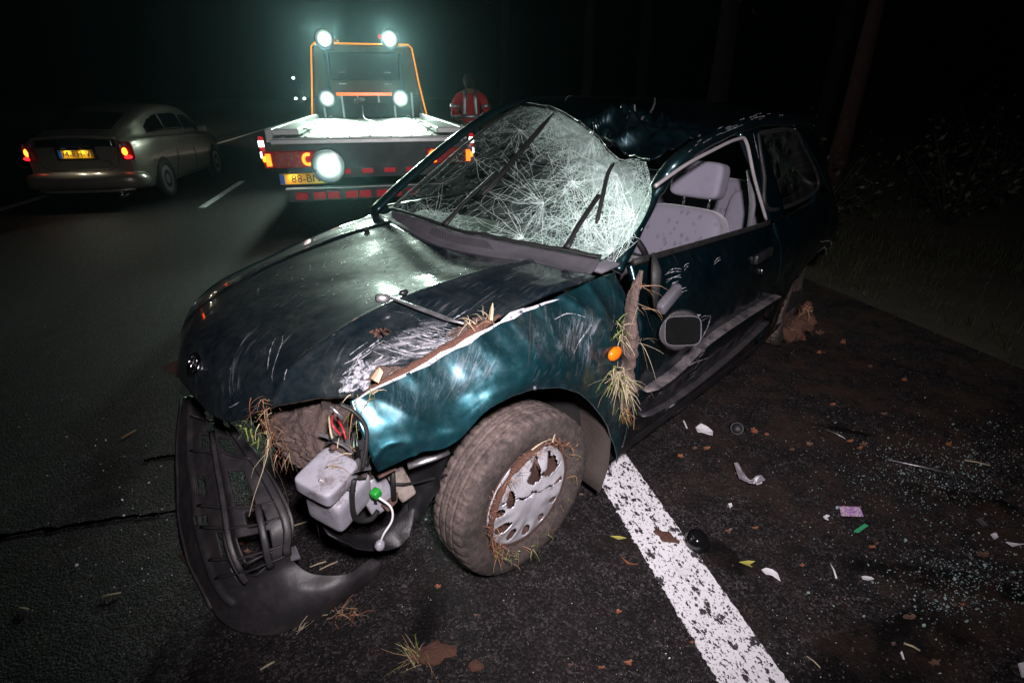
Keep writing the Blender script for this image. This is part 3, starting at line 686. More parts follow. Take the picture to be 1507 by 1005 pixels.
Sc = Surf([[(-1.93, .635, 1.255), (-2.1, .62, 1.262), (-2.28, .585, 1.262)], [(-2.2, .69, 1.09), (-2.37, .665, 1.09), (-2.52, .635, 1.09)], [(-2.42, .738, .912), (-2.55, .715, .912), (-2.70, .67, .908)]], 24, 14)
Sc.build('rear_pillar', MT['paint'], wreck, t=.012)
Sp = Surf([[(-1.27, .645, 1.262), (-1.36, .645, 1.268), (-1.46, .645, 1.27)], [(-1.38, .705, 1.08), (-1.48, .705, 1.08), (-1.57, .705, 1.08)], [(-1.50, .762, .880), (-1.58, .765, .883), (-1.67, .765, .885)]], 24, 12)
pil = Sp.build('door_pillar', MT['paint'], wreck, t=.02)
marks(Sp, 'scrape_mark', [([(1108, 195), (1113, 215), (1117, 235)], [.002, .009, .002])], MT['scrape'], pil, .5)
# rear quarter window
wq = [cpl(1114, 197, 1, .645), cpl(1163, 192, 1, .64), cpl(1182, 215, 1, .645), cpl(1203, 277, 1, .70), cpl(1134, 309, 1, .745), cpl(1124, 255, 1, .70)]
W_ = catmull(np.array(wq+[wq[0]]), 61)[:-1]; cc = W_.mean(0)
g = mk('quarter_window', [cc]+list(W_), [(0, 1+(i+1) % 60, 1+i) for i in range(60)], MT['glass'], wreck); solid(g, .004)
mb = MB(); mb.tube(list(W_)+[W_[0]], .011, 6, False); mb.build('window_seal', MT['rubber'], g)
# left A pillar, cant rail, and its scrapes
rail = [(-.53, .60, .84), (-.58, .60, .90), (-.72, .58, 1.02), (-.80, .585, 1.125), (-.84, .62, 1.19), (-1.0, .63, 1.24), (-1.3, .63, 1.283), (-1.55, .628, 1.297), (-1.85, .63, 1.29), (-2.1, .615, 1.278), (-2.3, .58, 1.265)]
rl = catmull(np.array(rail), 70); mb = MB(); mb.tube(rl, [(.024 if i < 18 else .031)+.004*nz(i*.4, 0, 0) for i in range(70)], 12, True, .85)
ro = mb.build('roof_rail', MT['paint'], wreck)
mb = MB(); mb.tube(catmull(np.array([(-.62, .66, 1.125), (-.80, .662, 1.175), (-1.0, .662, 1.212), (-1.2, .662, 1.240), (-1.275, .672, 1.225), (-1.35, .705, 1.08), (-1.455, .752, .90)]), 60), .007, 6); mb.build('window_trim', MT['trim_light'], ro)
mb = MB()
for k in range(34):
    i = RS.uniform(20, 52); p = rl[int(i)]+np.array([0, .0, 0]); L = RS.uniform(.02, .09); a = RS.uniform(.3, 1.35)
    q = lambda s: rl[min(69, max(0, int(i+s*18)))]+np.array([0, math.cos(a)*.031, math.sin(a)*.028+.006])
    P_ = [q(0), q(L*.5), q(L)]; w_ = RS.uniform(.0003, .0011); mb.add([P_[0]+[0, 0, w_], P_[0]-[0, 0, w_], P_[2]-[0, 0, w_], P_[2]+[0, 0, w_]], [(0, 1, 2, 3)])
tag(mb.build('scrape_mark', MT['scrape'], ro, False), kind='stuff')
marks_p = [cpl(1105, 178, 1, .63), cpl(1118, 180, 1, .64), cpl(1126, 186, 1, .64)]
mb = MB(); mb.tube(marks_p, [.006, .014, .004], 6, True, .5); mb.build('bent_roof_trim', MT['steel'], ro)
# right A pillar
mb = MB(); mb.tube(catmull(np.array([(-.33, -.665, .895), (-.55, -.645, 1.04), (-.85, -.605, 1.22), (-1.10, -.575, 1.335), (-1.30, -.565, 1.375), (-1.75, -.57, 1.37), (-2.3, -.565, 1.30)]), 50), .034, 12, True, .55); mb.build('roof_rail', MT['paint'], wreck)

# ---- roof, buckled at its front left
r0 = [(-.66, .60, 1.205), (-.84, .36, 1.195), (-1.0, .08, 1.275), (-1.13, -.22, 1.345), (-1.24, -.53, 1.368)]
r1 = [(-.92, .605, 1.25), (-.97, .36, 1.285), (-1.12, .08, 1.33), (-1.27, -.22, 1.385), (-1.36, -.55, 1.388)]
r2 = [(-1.3, .61, 1.30), (-1.33, .36, 1.315), (-1.4, .08, 1.365), (-1.5, -.22, 1.395), (-1.55, -.56, 1.385)]
r3 = [(-1.75, .61, 1.31), (-1.75, .36, 1.355), (-1.75, .08, 1.38), (-1.75, -.22, 1.385), (-1.75, -.56, 1.378)]
r4 = [(-2.3, .58, 1.275), (-2.32, .35, 1.315), (-2.35, .05, 1.33), (-2.32, -.25, 1.325), (-2.3, -.56, 1.305)]
def roof_disp(u, v, p):
    k = math.exp(-((p[0]+.92)/.17)**2-((p[1]-.30)/.24)**2)
    a = abs(fnz(p[0], p[1], 0, 5.5, 3, 2)); b = abs(fnz(p[0], p[1], 0, 11, 8, 2))
    rg = (1-min(1, abs(fnz(p[0]*1.2, p[1]*.7, 0, 6.5, 3, 1))*2.2))**2; rg2 = (1-min(1, abs(fnz(p[0], p[1], 0, 13, 5, 1))*2.0))**2
    return k*(.13*(rg-.35)+.05*(rg2-.3)+.05*fnz(p[0], p[1], 0, 4, 9, 1))+.006*fnz(p[0], p[1], 0, 3, 1)+.012*math.exp(-((p[0]+1.15)/.03)**2)*(1 if p[1] < .3 else 0)*fnz(p[0], p[1], 0, 4, 6)
Sroof = Surf([r0, r1, r2, r3, r4], 110, 100, roof_disp)
MT['paint_roof'] = m_paint('roof_green_paint', 0, .2, face=(.002, .016, .020))
roof = Sroof.build('roof', MT['paint_roof'], wreck, t=.01)
marks(Sroof, 'scrape_mark', [([(925, 172), (950, 165), (975, 158)], [.002, .012, .002]), ([(940, 170), (960, 168)], [.002, .008, .002]), ([(832, 150), (845, 145)], [.004, .012, .004])], MT['steel'], roof, .4)
# ---- tailgate and right flank
Surf([[(-2.3, .55, 1.27), (-2.33, 0, 1.325), (-2.3, -.55, 1.30)], [(-2.55, .62, 1.08), (-2.62, 0, 1.1), (-2.55, -.62, 1.08)], [(-2.84, .56, .88), (-2.90, 0, .88), (-2.84, -.56, .88)], [(-2.93, .60, .52), (-2.98, 0, .52), (-2.93, -.60, .52)], [(-2.86, .60, .40), (-2.9, 0, .36), (-2.86, -.6, .40)]], 30, 20).build('tailgate', MT['paint'], wreck, t=.012)
Surf([[(x, -.745, .90) for x in (-2.85, -2.2, -1.3, -.35)], [(x, -.80, .6) for x in (-2.9, -2.2, -1.3, -.36)], [(x, -.775, .22) for x in (-2.8, -2.2, -1.3, -.37)]], 14, 30).build('side_panel', MT['paint'], wreck, t=.01)
# ---- windscreen: rows bottom to top, columns left to right
w0 = [(-.46, .625, .892), (-.34, .3, .918), (-.29, 0, .922), (-.33, -.3, .918), (-.40, -.63, .90)]
w1 = [(-.60, .655, .975), (-.49, .31, 1.01), (-.51, .02, 1.035), (-.57, -.28, 1.035), (-.66, -.605, 1.055)]
w2 = [(-.645, .665, 1.08), (-.66, .33, 1.115), (-.76, .05, 1.165), (-.84, -.25, 1.195), (-.94, -.575, 1.22)]
w3 = [(-.595, .645, 1.205), (-.80, .36, 1.195), (-1.0, .08, 1.272), (-1.12, -.22, 1.338), (-1.22, -.54, 1.355)]
def ws_disp(u, v, p):
    k = max(0, 1-abs(v-.22)/.5)
    return k*(.018*fnz(p[0], p[1], p[2], 5, 2)+.008*fnz(p[0], p[1], p[2], 14, 4))+.02*math.sin(math.pi*u)*math.sin(math.pi*v)*(.5+v*.5)
MT['crack_white'] = plain('crushed_glass_edge', (.72, .88, .83), .5, 0, .1, 20, 0)
Sw = Surf([w0, w1, w2, w3], 70, 90, ws_disp)
def ragged(u, v): return v < .018+.022*max(0, nz(u*22, 0, 0, 1, 3)) or (u > .985+.0*v)
ws = Sw.build('windscreen', MT['cracked'], wreck, hole=ragged, t=.004)
Mc = Mat('clear_inner_face'); Mc.nt.links.new(Mc.n('BsdfTransparent', Color=c3(.95, .97, .96)).outputs[0], Mc.out.inputs[0]); ws.data.materials.append(Mc.m); ws.modifiers[0].material_offset = 1; ws.modifiers[0].material_offset_rim = 0
at_ = ws.data.attributes.new('crush', 'FLOAT', 'POINT')
bm_uv = {}
uvl = ws.data.uv_layers[0].data
for lp in ws.data.loops: bm_uv[lp.vertex_index] = uvl[lp.index].uv[:]
def crush(u, v):
    px = Sw.px[int(round(u*69)), int(round(v*89))]; x, y = px
    k = 0
    for cx, cy_, sx, sy, a, s in ((900, 265, 75, 45, .75, 1.05), (925, 330, 42, 95, .1, 1.0), (850, 200, 75, 36, .6, 1.0), (890, 370, 60, 50, 0, .85), (815, 165, 40, 22, 0, .75), (850, 330, 70, 80, 0, .62), (740, 170, 60, 30, -.5, .5), (750, 372, 130, 18, .3, .72), (640, 325, 60, 20, .3, .55), (700, 250, 90, 60, 0, .22)):
        dx, dy = x-cx, y-cy_; c, s_ = math.cos(a), math.sin(a); X = (dx*c+dy*s_)/sx; Y = (-dx*s_+dy*c)/sy
        k = max(k, s*math.exp(-.5*(X*X+Y*Y)))
    return max(k, .20)
for i in range(len(ws.data.vertices)): at_.data[i].value = crush(*bm_uv.get(i, (0, 0)))
# long cracks radiating from the crushed corner
ck = []
def okpx(x, y): return 575 < x < 950 and 148 < y < 398
def web(hx, hy, a0, a1, nr, L, asp=1.0, dens=.8):
    rays = []
    for k in range(nr):
        a = a0+(a1-a0)*(k+RS.uniform(-.3, .3))/nr; l = L*RS.uniform(.45, 1.15); pth = []; x, y = hx, hy; n = 9
        for q in range(n):
            pth.append((x, y)); a += RS.normal(0, .10); x += l/n*math.cos(a)*asp; y += l/n*math.sin(a)
        rays.append(pth); p2 = [p for p in pth if okpx(*p)]
        if len(p2) > 2: ck.append((p2, [RS.uniform(.0008, .0016), .0009, .0004], 14))
    for k in range(nr-1):
        for q in range(1, 9):
            if RS.rand() < dens*(1-q/11):
                p, r_ = rays[k][q], rays[k+1][min(8, max(0, q+RS.randint(-1, 2)))]; m_ = ((p[0]+r_[0])/2+RS.normal(0, 2), (p[1]+r_[1])/2+RS.normal(0, 2))
                if okpx(*p) and okpx(*r_): ck.append(([p, m_, r_], [.0005, .0008, .0005], 6))
web(908, 258, 1.3, 4.0, 30, 150, 1.1); web(900, 372, 2.7, 5.3, 24, 120); web(872, 205, 1.4, 3.9, 24, 110); web(935, 320, 1.8, 4.5, 22, 110); web(842, 268, 0, 6.28, 26, 70); web(862, 335, 0, 6.28, 24, 60); web(815, 175, .6, 3.2, 16, 80); web(770, 350, 2.4, 4.6, 10, 90, 1.4, .4); web(700, 235, 0, 6.28, 12, 60, 1.3, .4); web(640, 318, 2.8, 6.6, 12, 60, 1.5, .5); web(765, 190, .4, 3.6, 16, 80, 1.2, .6); web(800, 300, 1.6, 4.6, 18, 110, 1.2, .6)
for k in range(420):                         # short random cracks of the crushed zone
    t = RS.rand(); x, y = 800+140*t+RS.normal(0, 22), 165+90*t+RS.normal(0, 24)
    if k % 3 == 0: x, y = RS.normal(915, 22), RS.uniform(250, 390)
    a = RS.uniform(0, 3.14); L = RS.uniform(5, 16); q = (x+L*math.cos(a), y+L*math.sin(a))
    if okpx(x, y) and okpx(*q): ck.append(([(x, y), q], [.0004, .0011, .0004], 4))
for k in range(60):                          # scratches across the clear part
    x, y = RS.uniform(620, 850), RS.uniform(190, 370); L = RS.uniform(15, 90); a = -.5+RS.normal(0, .12)
    ck.append(([(x, y), (x+L*math.cos(a), y+L*math.sin(a))], [.0003, .0009, .0003], 8))
mb = MB()
for pth, wd, n_ in ck: mb.add(*Sw.ribbon(pth, wd, .0012, n_, .25))
tag(mb.build('crack_line', MT['crack_white'], ws, False), kind='stuff')
mb = MB(); wl = [Sw.pt(0.012, v, .002) for v in np.linspace(.03, 1, 30)]+[Sw.pt(u, .988, .002) for u in np.linspace(.02, .97, 20)]
mb.tube(wl, .013, 8, True, .5); mb.build('screen_seal', MT['rubber'], ws)
# wipers standing on the glass
def wiper(pa, pb, pc):
    u0 = Sw.find(*pa); u1 = Sw.find(*pb); u2 = Sw.find(*pc)
    base = np.array(Sw.pt(*u0, .022)); tip_ = np.array(Sw.pt(*u2, .024)); arm = [base, base*.6+tip_*.4+np.array([.004, 0, .006]), tip_]
    e = MB(); e.tube(catmull(np.array(arm), 14), [.015, .014, .013]+[.011]*11, 8, True, .6); o = e.build('wiper', MT['plastic'], wreck)
    return o
wp = wiper((652, 352), (700, 290), (735, 262))
b = [Sw.pt(*Sw.find(*q), .010) for q in ((712, 290), (746, 252), (782, 210), (815, 170))]; mb = MB(); mb.tube(catmull(np.array(b), 16), [.006]+[.016]*12+[.012, .008, .003], 6, True, .6); mb.build('wiper_blade', MT['rubber'], wp)
b = [Sw.pt(*Sw.find(*q), .008) for q in ((716, 290), (735, 268), (765, 232))]; mb = MB(); mb.tube(b, .003, 6); mb.build('wiper_link', MT['rubber'], wp)
wp = wiper((828, 398), (860, 345), (884, 296))
b = [Sw.pt(*Sw.find(*q), .014) for q in ((877, 330), (885, 297), (896, 262), (905, 246))]; mb = MB(); mb.tube(catmull(np.array(b), 16), [.004]+[.008]*14+[.003], 6, True, .6); mb.build('wiper_blade', MT['rubber'], wp)
# ---- cowl between bonnet and windscreen
cw = [[tuple(Sb.pt(0.0, v, -.004)+np.array([-.004, 0, 0])) for v in np.linspace(.97, .02, 9)], [tuple((np.array(Sb.pt(0, 1-v, 0))+np.array(Sw.pt(0, v, 0)))/2+np.array([0, 0, -.012])) for v in np.linspace(.03, .98, 9)], [tuple(Sw.pt(0.0, v, -.004)) for v in np.linspace(0.03, .98, 9)]]
cowl = Surf(cw, 12, 60).build('cowl_panel', MT['cowl'], wreck, t=.004)
mb = MB(); Scw = Surf(cw, 12, 60)
for k in range(34):
    v = .36+k*.008; p = Scw.pt(.5, v, .003); q = Scw.pt(.85, v+.004, .003); d = np.array(q)-p
    mb.add([p, p+[0, .004, 0], np.array(q)+[0, .004, 0], q], [(0, 1, 2, 3)])
tag(mb.build('vent_slot', MT['dark'], cowl, False), kind='stuff')
# ---- inside
mb = MB(); mb.box((-1.45, 0, .24), (2.2, 1.42, .10)); mb.box((.05, 0, .30), (.9, .84, .10)); mb.box((-.30, 0, .55), (.06, 1.30, .55)); mb.box((-2.45, 0, .55), (.8, 1.05, .5)); mb.build('floor_pan', MT['dark'], wreck, False)
mb = MB(); mb.box((.12, -.10, .52), (.66, .92, .42)); mb.box((.47, -.05, .45), (.06, 1.10, .30)); mb.box((.50, -.10, .66), (.10, .80, .05)); bevel(mb.build('engine_block', MT['dark'], wreck, False), .03)
ds = Surf([[(-.44, .60, .86), (-.40, 0, .87), (-.44, -.60, .86)], [(-.62, .62, .87), (-.66, 0, .88), (-.62, -.62, .87)], [(-.72, .62, .78), (-.74, 0, .78), (-.72, -.62, .78)], [(-.70, .6, .55), (-.72, 0, .5), (-.70, -.6, .55)]], 16, 16); ds.build('dashboard', MT['trim'], wreck, t=.01)
mb = MB(); cst = Vector((-.84, .36, .80)); ax = Vector((-.85, 0, .5)).normalized(); s1 = Vector((0, 1, 0)); s2 = ax.cross(s1)
mb.tube([tuple(cst+s1*.18*math.cos(t)+s2*.18*math.sin(t)) for t in np.linspace(0, 2*math.pi, 41)], .013, 8, False); mb.tube([tuple(cst-s1*.18), tuple(cst+s1*.18)], .018, 8); mb.tube([tuple(cst), tuple(cst-ax*.2)], .03, 8); mb.build('steering_wheel', MT['plastic'], wreck)
def rslab(name, c, d, ry, mat, parent, r=.05, bow=.0, taper=.0, rz=0, rx=0, ex=7):
    bm = bmesh.new(); bmesh.ops.create_cube(bm, size=1); bmesh.ops.subdivide_edges(bm, edges=bm.edges[:], cuts=5, use_grid_fill=True)
    M = Matrix.Rotation(rz, 3, 'Z')@Matrix.Rotation(ry, 3, 'Y')@Matrix.Rotation(rx, 3, 'X')
    for v in bm.verts:
        p = v.co*2; e = ex
        s = (abs(p.x)**e+abs(p.y)**e+abs(p.z)**e)**(1/e); m = max(abs(p.x), abs(p.y), abs(p.z)); p = p*(m/s if s else 1)*1.05
        p.y *= 1-taper*(p.z+1)/2; q = Vector((p.x*d[0]/2, p.y*d[1]/2, p.z*d[2]/2)); q.x += bow*(p.y*p.y)-bow*.5
        v.co = Vector(c)+M@q
    me = bpy.data.meshes.new(name); bm.to_mesh(me); bm.free(); me.materials.append(mat); me.polygons.foreach_set('use_smooth', [True]*len(me.polygons))
    o = link(bpy.data.objects.new(name, me), parent); sb = o.modifiers.new('s', 'SUBSURF'); sb.levels = 1; sb.render_levels = 2; return o
def seat(y, x=-1.27):
    sb = rslab('front_seat', (x+.045, y, .655), (.15, .50, .56), R(-14), MT['seat'], wreck, bow=.03, taper=.24)
    rslab('seat_cushion', (x+.30, y, .42), (.54, .48, .16), R(-6), MT['seat'], sb)
    rslab('headrest', (x-.035, y+.035, 1.058), (.11, .225, .150), R(-10), MT['seat2'], sb, bow=.015, taper=.05)
    for s in (-.058, .062):
        m = MB(); m.tube([(x-.02, y+.035+s, .93), (x-.03, y+.035+s, 1.02)], .006, 8); m.build('headrest_post', MT['chrome'], sb)
    m = MB(); m.tube(catmull(np.array([(x+.12, y-.225, .45), (x+.055, y-.215, .72), (x+.02, y-.17, .90), (x+.012, y, .925), (x+.02, y+.17, .90), (x+.055, y+.215, .72), (x+.12, y+.225, .45)]), 30), .006, 6); m.build('seat_piping', MT['trim'], sb)
    return sb
seat(.455); seat(-.36, -1.22)
rs = rslab('rear_seat', (-1.92, 0, .70), (.16, 1.22, .56), R(-14), MT['seat'], wreck); rslab('seat_cushion', (-1.66, 0, .42), (.5, 1.2, .16), R(-5), MT['seat'], rs)
rslab('bolster', (-1.83, .50, .74), (.10, .16, .40), R(-14), MT['seat2'], rs)
m = MB(); m.tube([(-1.47, .63, 1.10), (-1.46, .68, .95), (-1.44, .70, .75)], .014, 6, True, .3); m.build('seat_belt', MT['trim'], wreck)

# ---- broken front left corner: tank, shields, lamp socket
tk = rslab('washer_tank', cpl(500, 728, 1, .60), (.115, .10, .10), R(8), MT['tank'], wreck, rz=R(20), rx=R(-12), ex=14)
rslab('tank_cover', np.array(cpl(486, 716, 1, .63))+[0, 0, .03], (.105, .095, .045), R(8), MT['tank'], tk, rz=R(20), rx=R(-12), ex=14)
rslab('tank_neck', np.array(cpl(522, 700, 1, .58)), (.065, .05, .09), R(12), MT['tank'], tk, rz=R(10), ex=14)
rslab('tank_side', np.array(cpl(552, 722, 1, .60)), (.07, .05, .11), R(14), MT['tank'], tk, rz=R(-10), ex=14)
rslab('tank_side', np.array(cpl(588, 708, 1, .61)), (.045, .04, .11), R(16), MT['tank_warm'], tk, rz=R(-10), ex=14)
for a_, b_ in (((462, 722), (512, 742)), ((470, 706), (522, 722))): m = MB(); m.tube([cpl(*a_, 1, .655), cpl(*b_, 1, .655)], .004, 6); m.build('tank_ridge', MT['tank'], tk)
m = MB(); m.tube(catmull(np.array([cpl(521, 705, 1, .67), cpl(518, 735, 1, .67), cpl(524, 763, 1, .66), cpl(545, 764, 1, .66), cpl(556, 752, 1, .65)]), 20), .0065, 8); m.build('hose', MT['rubber'], tk)
m = MB(); m.tube([cpl(578, 690, 1, .66), cpl(580, 735, 1, .66)], .006, 6); m.build('tank_strap', MT['rubber'], tk)
m = MB(); m.box(cpl(553, 726, 1, .655), (.022, .020, .022), .3, .2); bevel(m.build('green_clip', MT['green_clip'], tk), .004)
m = MB(); m.tube(catmull(np.array([cpl(556, 731, 1, .66), cpl(575, 746, 1, .67), cpl(577, 765, 1, .67), cpl(565, 785, 1, .66), cpl(560, 797, 1, .65)]), 20), .0030, 6); m.build('cable', MT['white'], tk)
blob('plug', cpl(559, 802, 1, .65), (.013, .012, .016), MT['tank'], tk, .1, 2, 1, 3, .02)
Stray = Surf([[cpl(470, 770, 1, .52), cpl(520, 785, 1, .54), cpl(570, 770, 1, .55), cpl(612, 725, 1, .56)], [cpl(480, 785, 1, .56), cpl(530, 800, 1, .58), cpl(575, 795, 1, .59), cpl(610, 760, 1, .6)], [cpl(495, 793, 1, .58), cpl(540, 808, 1, .6), cpl(585, 806, 1, .61), cpl(603, 790, 1, .62)]], 14, 24, lambda u, v, p: .01*fnz(p[0], p[1], p[2], 12, 2))
Stray.build('splash_shield', MT['plastic'], wreck, t=.004)
Ssh = Surf([[cpl(590, 672, 1, .60), cpl(625, 665, 1, .64), cpl(663, 655, 1, .70)], [cpl(600, 720, 1, .58), cpl(625, 715, 1, .60), cpl(648, 700, 1, .66)], [cpl(600, 790, 1, .58), cpl(612, 770, 1, .60), cpl(625, 755, 1, .62)]], 20, 14, lambda u, v, p: .012*fnz(p[0], p[1], p[2], 14, 5))
Ssh.build('inner_wing', MT['plastic'], wreck, t=.004)
m = MB(); m.tube([cpl(600, 685, 1, .70), cpl(640, 672, 1, .72), cpl(658, 664, 1, .72)], .012, 8, True, .6); m.build('bracket', MT['steel'], wreck)
# headlamp socket edge and bulb wires
m = MB(); m.tube(catmull(np.array([np.array(q_)+[.014, -.012, 0] for q_ in (cpl(514, 594, 1, .715), cpl(536, 606, 1, .735), cpl(552, 628, 1, .75), cpl(553, 655, 1, .76), cpl(547, 690, 1, .765))]), 24), [.005]*24, 8, True, .8); m.build('lamp_gasket', MT['rubber'], wreck)
Sl = Surf([[cpl(520, 606, 1, .66), cpl(535, 612, 1, .70), cpl(547, 630, 1, .72)], [cpl(516, 640, 1, .62), cpl(530, 645, 1, .66), cpl(545, 655, 1, .70)], [cpl(520, 680, 1, .62), cpl(530, 684, 1, .66), cpl(540, 686, 1, .70)]], 14, 12); Sl.build('lamp_housing', MT['glass'], wreck, t=.004)
for (a, b_, c_), mt in ((((490, 608), (489, 625), (502, 640)), 'red_wire'), (((484, 612), (486, 632), (489, 645)), 'straw_pale'), (((496, 614), (505, 632), (509, 646)), 'red_wire')):
    m = MB(); m.tube(catmull(np.array([cpl(*a, 1, .60), cpl(*b_, 1, .64), cpl(*c_, 1, .65)]), 12), .0024, 6); m.build('lamp_wire', MT[mt], wreck)
blob('bulb_stub', cpl(490, 658, 1, .63), (.007, .008, .006), MT['rust'], wreck, .2, 2, 1, 3, 0)
blob('lamp_bracket', cpl(478, 688, 1, .60), (.02, .014, .026), MT['white'], wreck, .4, 3, 4, 3)
m = MB(); m.tube([cpl(486, 598, 1, .64), cpl(505, 615, 1, .66)], .004, 6); m.build('lamp_rod', MT['steel'], wreck)

for k in range(46):
    c = np.array([RS.uniform(.40, .53), RS.uniform(.28, .66), RS.uniform(.42, .72)]); a = RS.normal(0, 1, 3); a /= np.linalg.norm(a); L = RS.uniform(.03, .11)
    m = MB(); q = [c, c+a*L*.5+RS.normal(0, .012, 3), c+a*L]; m.tube(q, [RS.uniform(.006, .022), .014, .004], 5, True, RS.uniform(.2, .5)); m.build('torn_bracket', MT[('plastic', 'rust', 'steel', 'dark', 'liner')[k % 5]], wreck, False)
for k in range(7):
    c = np.array([RS.uniform(.34, .48), RS.uniform(.35, .66), RS.uniform(.45, .70)]); m = MB(); m.tube(catmull(np.array([c, c+RS.normal(0, .05, 3), c+RS.normal(0, .07, 3), c+RS.normal(0, .08, 3)]), 16), .004, 6); m.build('loose_cable', MT[('rubber', 'plastic', 'dark', 'rubber')[k % 4]], wreck)

# ================================================================== earth, straw and splinters on the wreck (things of their own)
def W(p): return toW(np.asarray(p, float))
def mudclod(name, label, pts, rads, mat, n=70, seg=22, seed=0, flat=1.0, amp=.35, grp=None):
    P = catmull(np.array(pts), n); r = np.interp(np.linspace(0, 1, n), np.linspace(0, 1, len(rads)), rads)
    m = MB(); m.tube(P, list(map(float, r)), seg, True, flat); V = []
    for i, v in enumerate(m.v):
        c = P[min(n-1, i//seg)]; d = np.array(v)-c
        k = 1+amp*fnz(*v, 16, seed, 3)+.14*fnz(*v, 60, seed+2, 2); V.append(c+d*k)
    return tag(mk(name, V, m.f, mat), label, 'mud', grp)
# packed earth in the empty headlamp opening
mc = [cpl(*q) for q in ((392, 622, 1, .42), (425, 612, 1, .47), (462, 612, 1, .52), (492, 616, 1, .56))]
V = blob('mud_clod', (0, 0, 0), (1, 1, 1), MT['mud'], None, .30, 2.6, 5, 6, .13)
for v in V.data.vertices:
    c = v.co.copy(); v.co = Vector(W((.515+.095*c.x, .400+.215*c.y, .580+.112*c.z-.05*c.x*c.z)))
tag(V, 'brown earth packed into the empty headlamp opening of the wreck', 'mud')
mudclod('mud_clod', 'long strip of brown earth stuck in the front door gap of the wreck', [W(cpl(*q, 1, .825)) for q in ((944, 398), (934, 430), (928, 470), (925, 515), (922, 560), (919, 596), (918, 612))], [.008, .020, .034, .046, .044, .030, .006], MT['mud'], 130, 26, 3, .55, .65)
mudclod('mud_clod', 'thin ridge of earth along the bonnet edge of the wreck', [W(cpl(*q, 1, .675)) for q in ((522, 590), (560, 566), (610, 538), (660, 510), (700, 486), (735, 464))], [.006, .012, .012, .013, .017, .004], MT['mud_red'], 110, 14, 6, .7)
mudclod('mud_clod', 'reddish lump of earth and leaves under the rear wheel arch of the wreck', [at(1152, 498, .03), at(1168, 485, .07), at(1182, 470, .13), at(1190, 445, .22)], [.05, .075, .06, .02], MT['mud_red'], 60, 20, 9, .8, .5)
mudclod('mud_clod', 'small flat patch of earth with grass on the asphalt', [at(606, 962, .004), at(640, 960, .008), at(672, 958, .004)], [.02, .035, .015], MT['mud_red'], 30, 16, 4, .35, .6)
mudclod('mud_clod', 'small crumb of reddish earth beside the flat earth patch', [at(690, 978, .008), at(700, 980, .010), at(712, 980, .006)], [.006, .014, .006], MT['mud_red'], 20, 12, 14, .6, .6)

def blades(name, label, roots, n, ln, mats, dirv=(0, 0, 1), spread=.6, w=.0022, grp=None, cat='grass', droop=.95, par=None):
    V = []; F = []; MI = []
    for k in range(n):
        r = np.array(roots[RS.randint(len(roots))])+RS.normal(0, .012, 3)*[1, 1, .5]
        d = np.array(dirv)+RS.normal(0, spread, 3); d /= np.linalg.norm(d); L = ln*RS.uniform(.5, 1.25); ww = w*RS.uniform(.6, 1.4)
        cv = RS.normal(0, .5, 3); sd = np.cross(d, RS.normal(0, 1, 3)); sd /= np.linalg.norm(sd)+1e-9; b = len(V)
        dr = np.array([0, 0, -1])*droop+RS.normal(0, .25, 3)
        for i in range(5):
            t = i/4; p = r+d*L*t+dr*L*t*t*.5+cv*L*.5*math.sin(t*2.2)*t; p[2] = max(p[2], .004); q = ww*(1-.75*t)
            V += [p-sd*q, p+sd*q]
            if i: F.append((b+2*i-2, b+2*i-1, b+2*i+1, b+2*i)); MI.append(RS.randint(len(mats)) if i == 1 else MI[-1])
    o = mk(name, V, F, [MT[q] for q in mats], par, False)
    o.data.polygons.foreach_set('material_index', MI)
    if label: tag(o, label, cat, grp)
    return o
cdir = lambda x, y, z: tuple(CR@np.array([x, y, z]))
blades('straw_tuft', 'bunch of orange straw and roots at the edge of the headlamp earth', [W(cpl(x, y, 1, .42)) for x, y in ((386, 592), (390, 605), (394, 618), (400, 630), (405, 642), (410, 652), (418, 668))], 110, .036, ['straw', 'straw', 'leaf_brown', 'straw_pale', 'leaf_orange'], cdir(.2, -.1, -.6), .5, .0010)
blades('straw_tuft', 'few long pale stalks hanging below the headlamp earth', [W(cpl(x, y, 1, .42)) for x, y in ((396, 640), (405, 660))], 6, .13, ['straw_pale'], cdir(.2, .1, -.8), .2, .0014)
blades('green_sprig', 'small green leafy sprig beside the headlamp earth', [W(cpl(x, y, 1, .40)) for x, y in ((368, 625), (376, 640))], 40, .024, ['grass', 'leaf_dark', 'leaf_dark'], cdir(.3, -.2, -.4), .7, .0025)
blades('grass_tuft', 'upper yellow green grass tuft on the door gap earth strip', [W(cpl(x, y, 1, .84)) for x, y in ((914, 478), (918, 490), (912, 498))], 60, .045, ['grass', 'straw_pale', 'straw_pale'], cdir(.6, .5, .2), .5, .0011)
blades('grass_tuft', 'large splayed grass tuft low on the door gap earth strip', [W(cpl(x, y, 1, .845)) for x, y in ((912, 545), (908, 556), (914, 566))], 130, .065, ['grass', 'straw_pale', 'straw_pale'], cdir(.6, .5, -.1), .45, .0012)
blades('straw_tuft', 'orange straw at the lower tip of the door gap earth strip', [W(cpl(x, y, 1, .835)) for x, y in ((918, 600), (920, 612))], 40, .03, ['leaf_orange', 'straw', 'grass'], cdir(.1, .3, -.8), .5, .0012)
blades('straw_tuft', 'thin straws scattered along the earth strip near the mirror', [W(cpl(x, y, 1, .84)) for x, y in ((938, 420), (935, 450), (940, 500), (936, 560))], 26, .06, ['straw_pale', 'straw'], cdir(0, .5, -.3), .6, .0008)
blades('straw_tuft', 'straw fan standing on the bonnet edge by the wood splinter', [W(cpl(x, y, 1, .66)) for x, y in ((695, 478), (710, 470), (718, 466))], 26, .055, ['straw_pale', 'straw_pale', 'wood'], cdir(-.1, -.4, .3), .5, .0010)
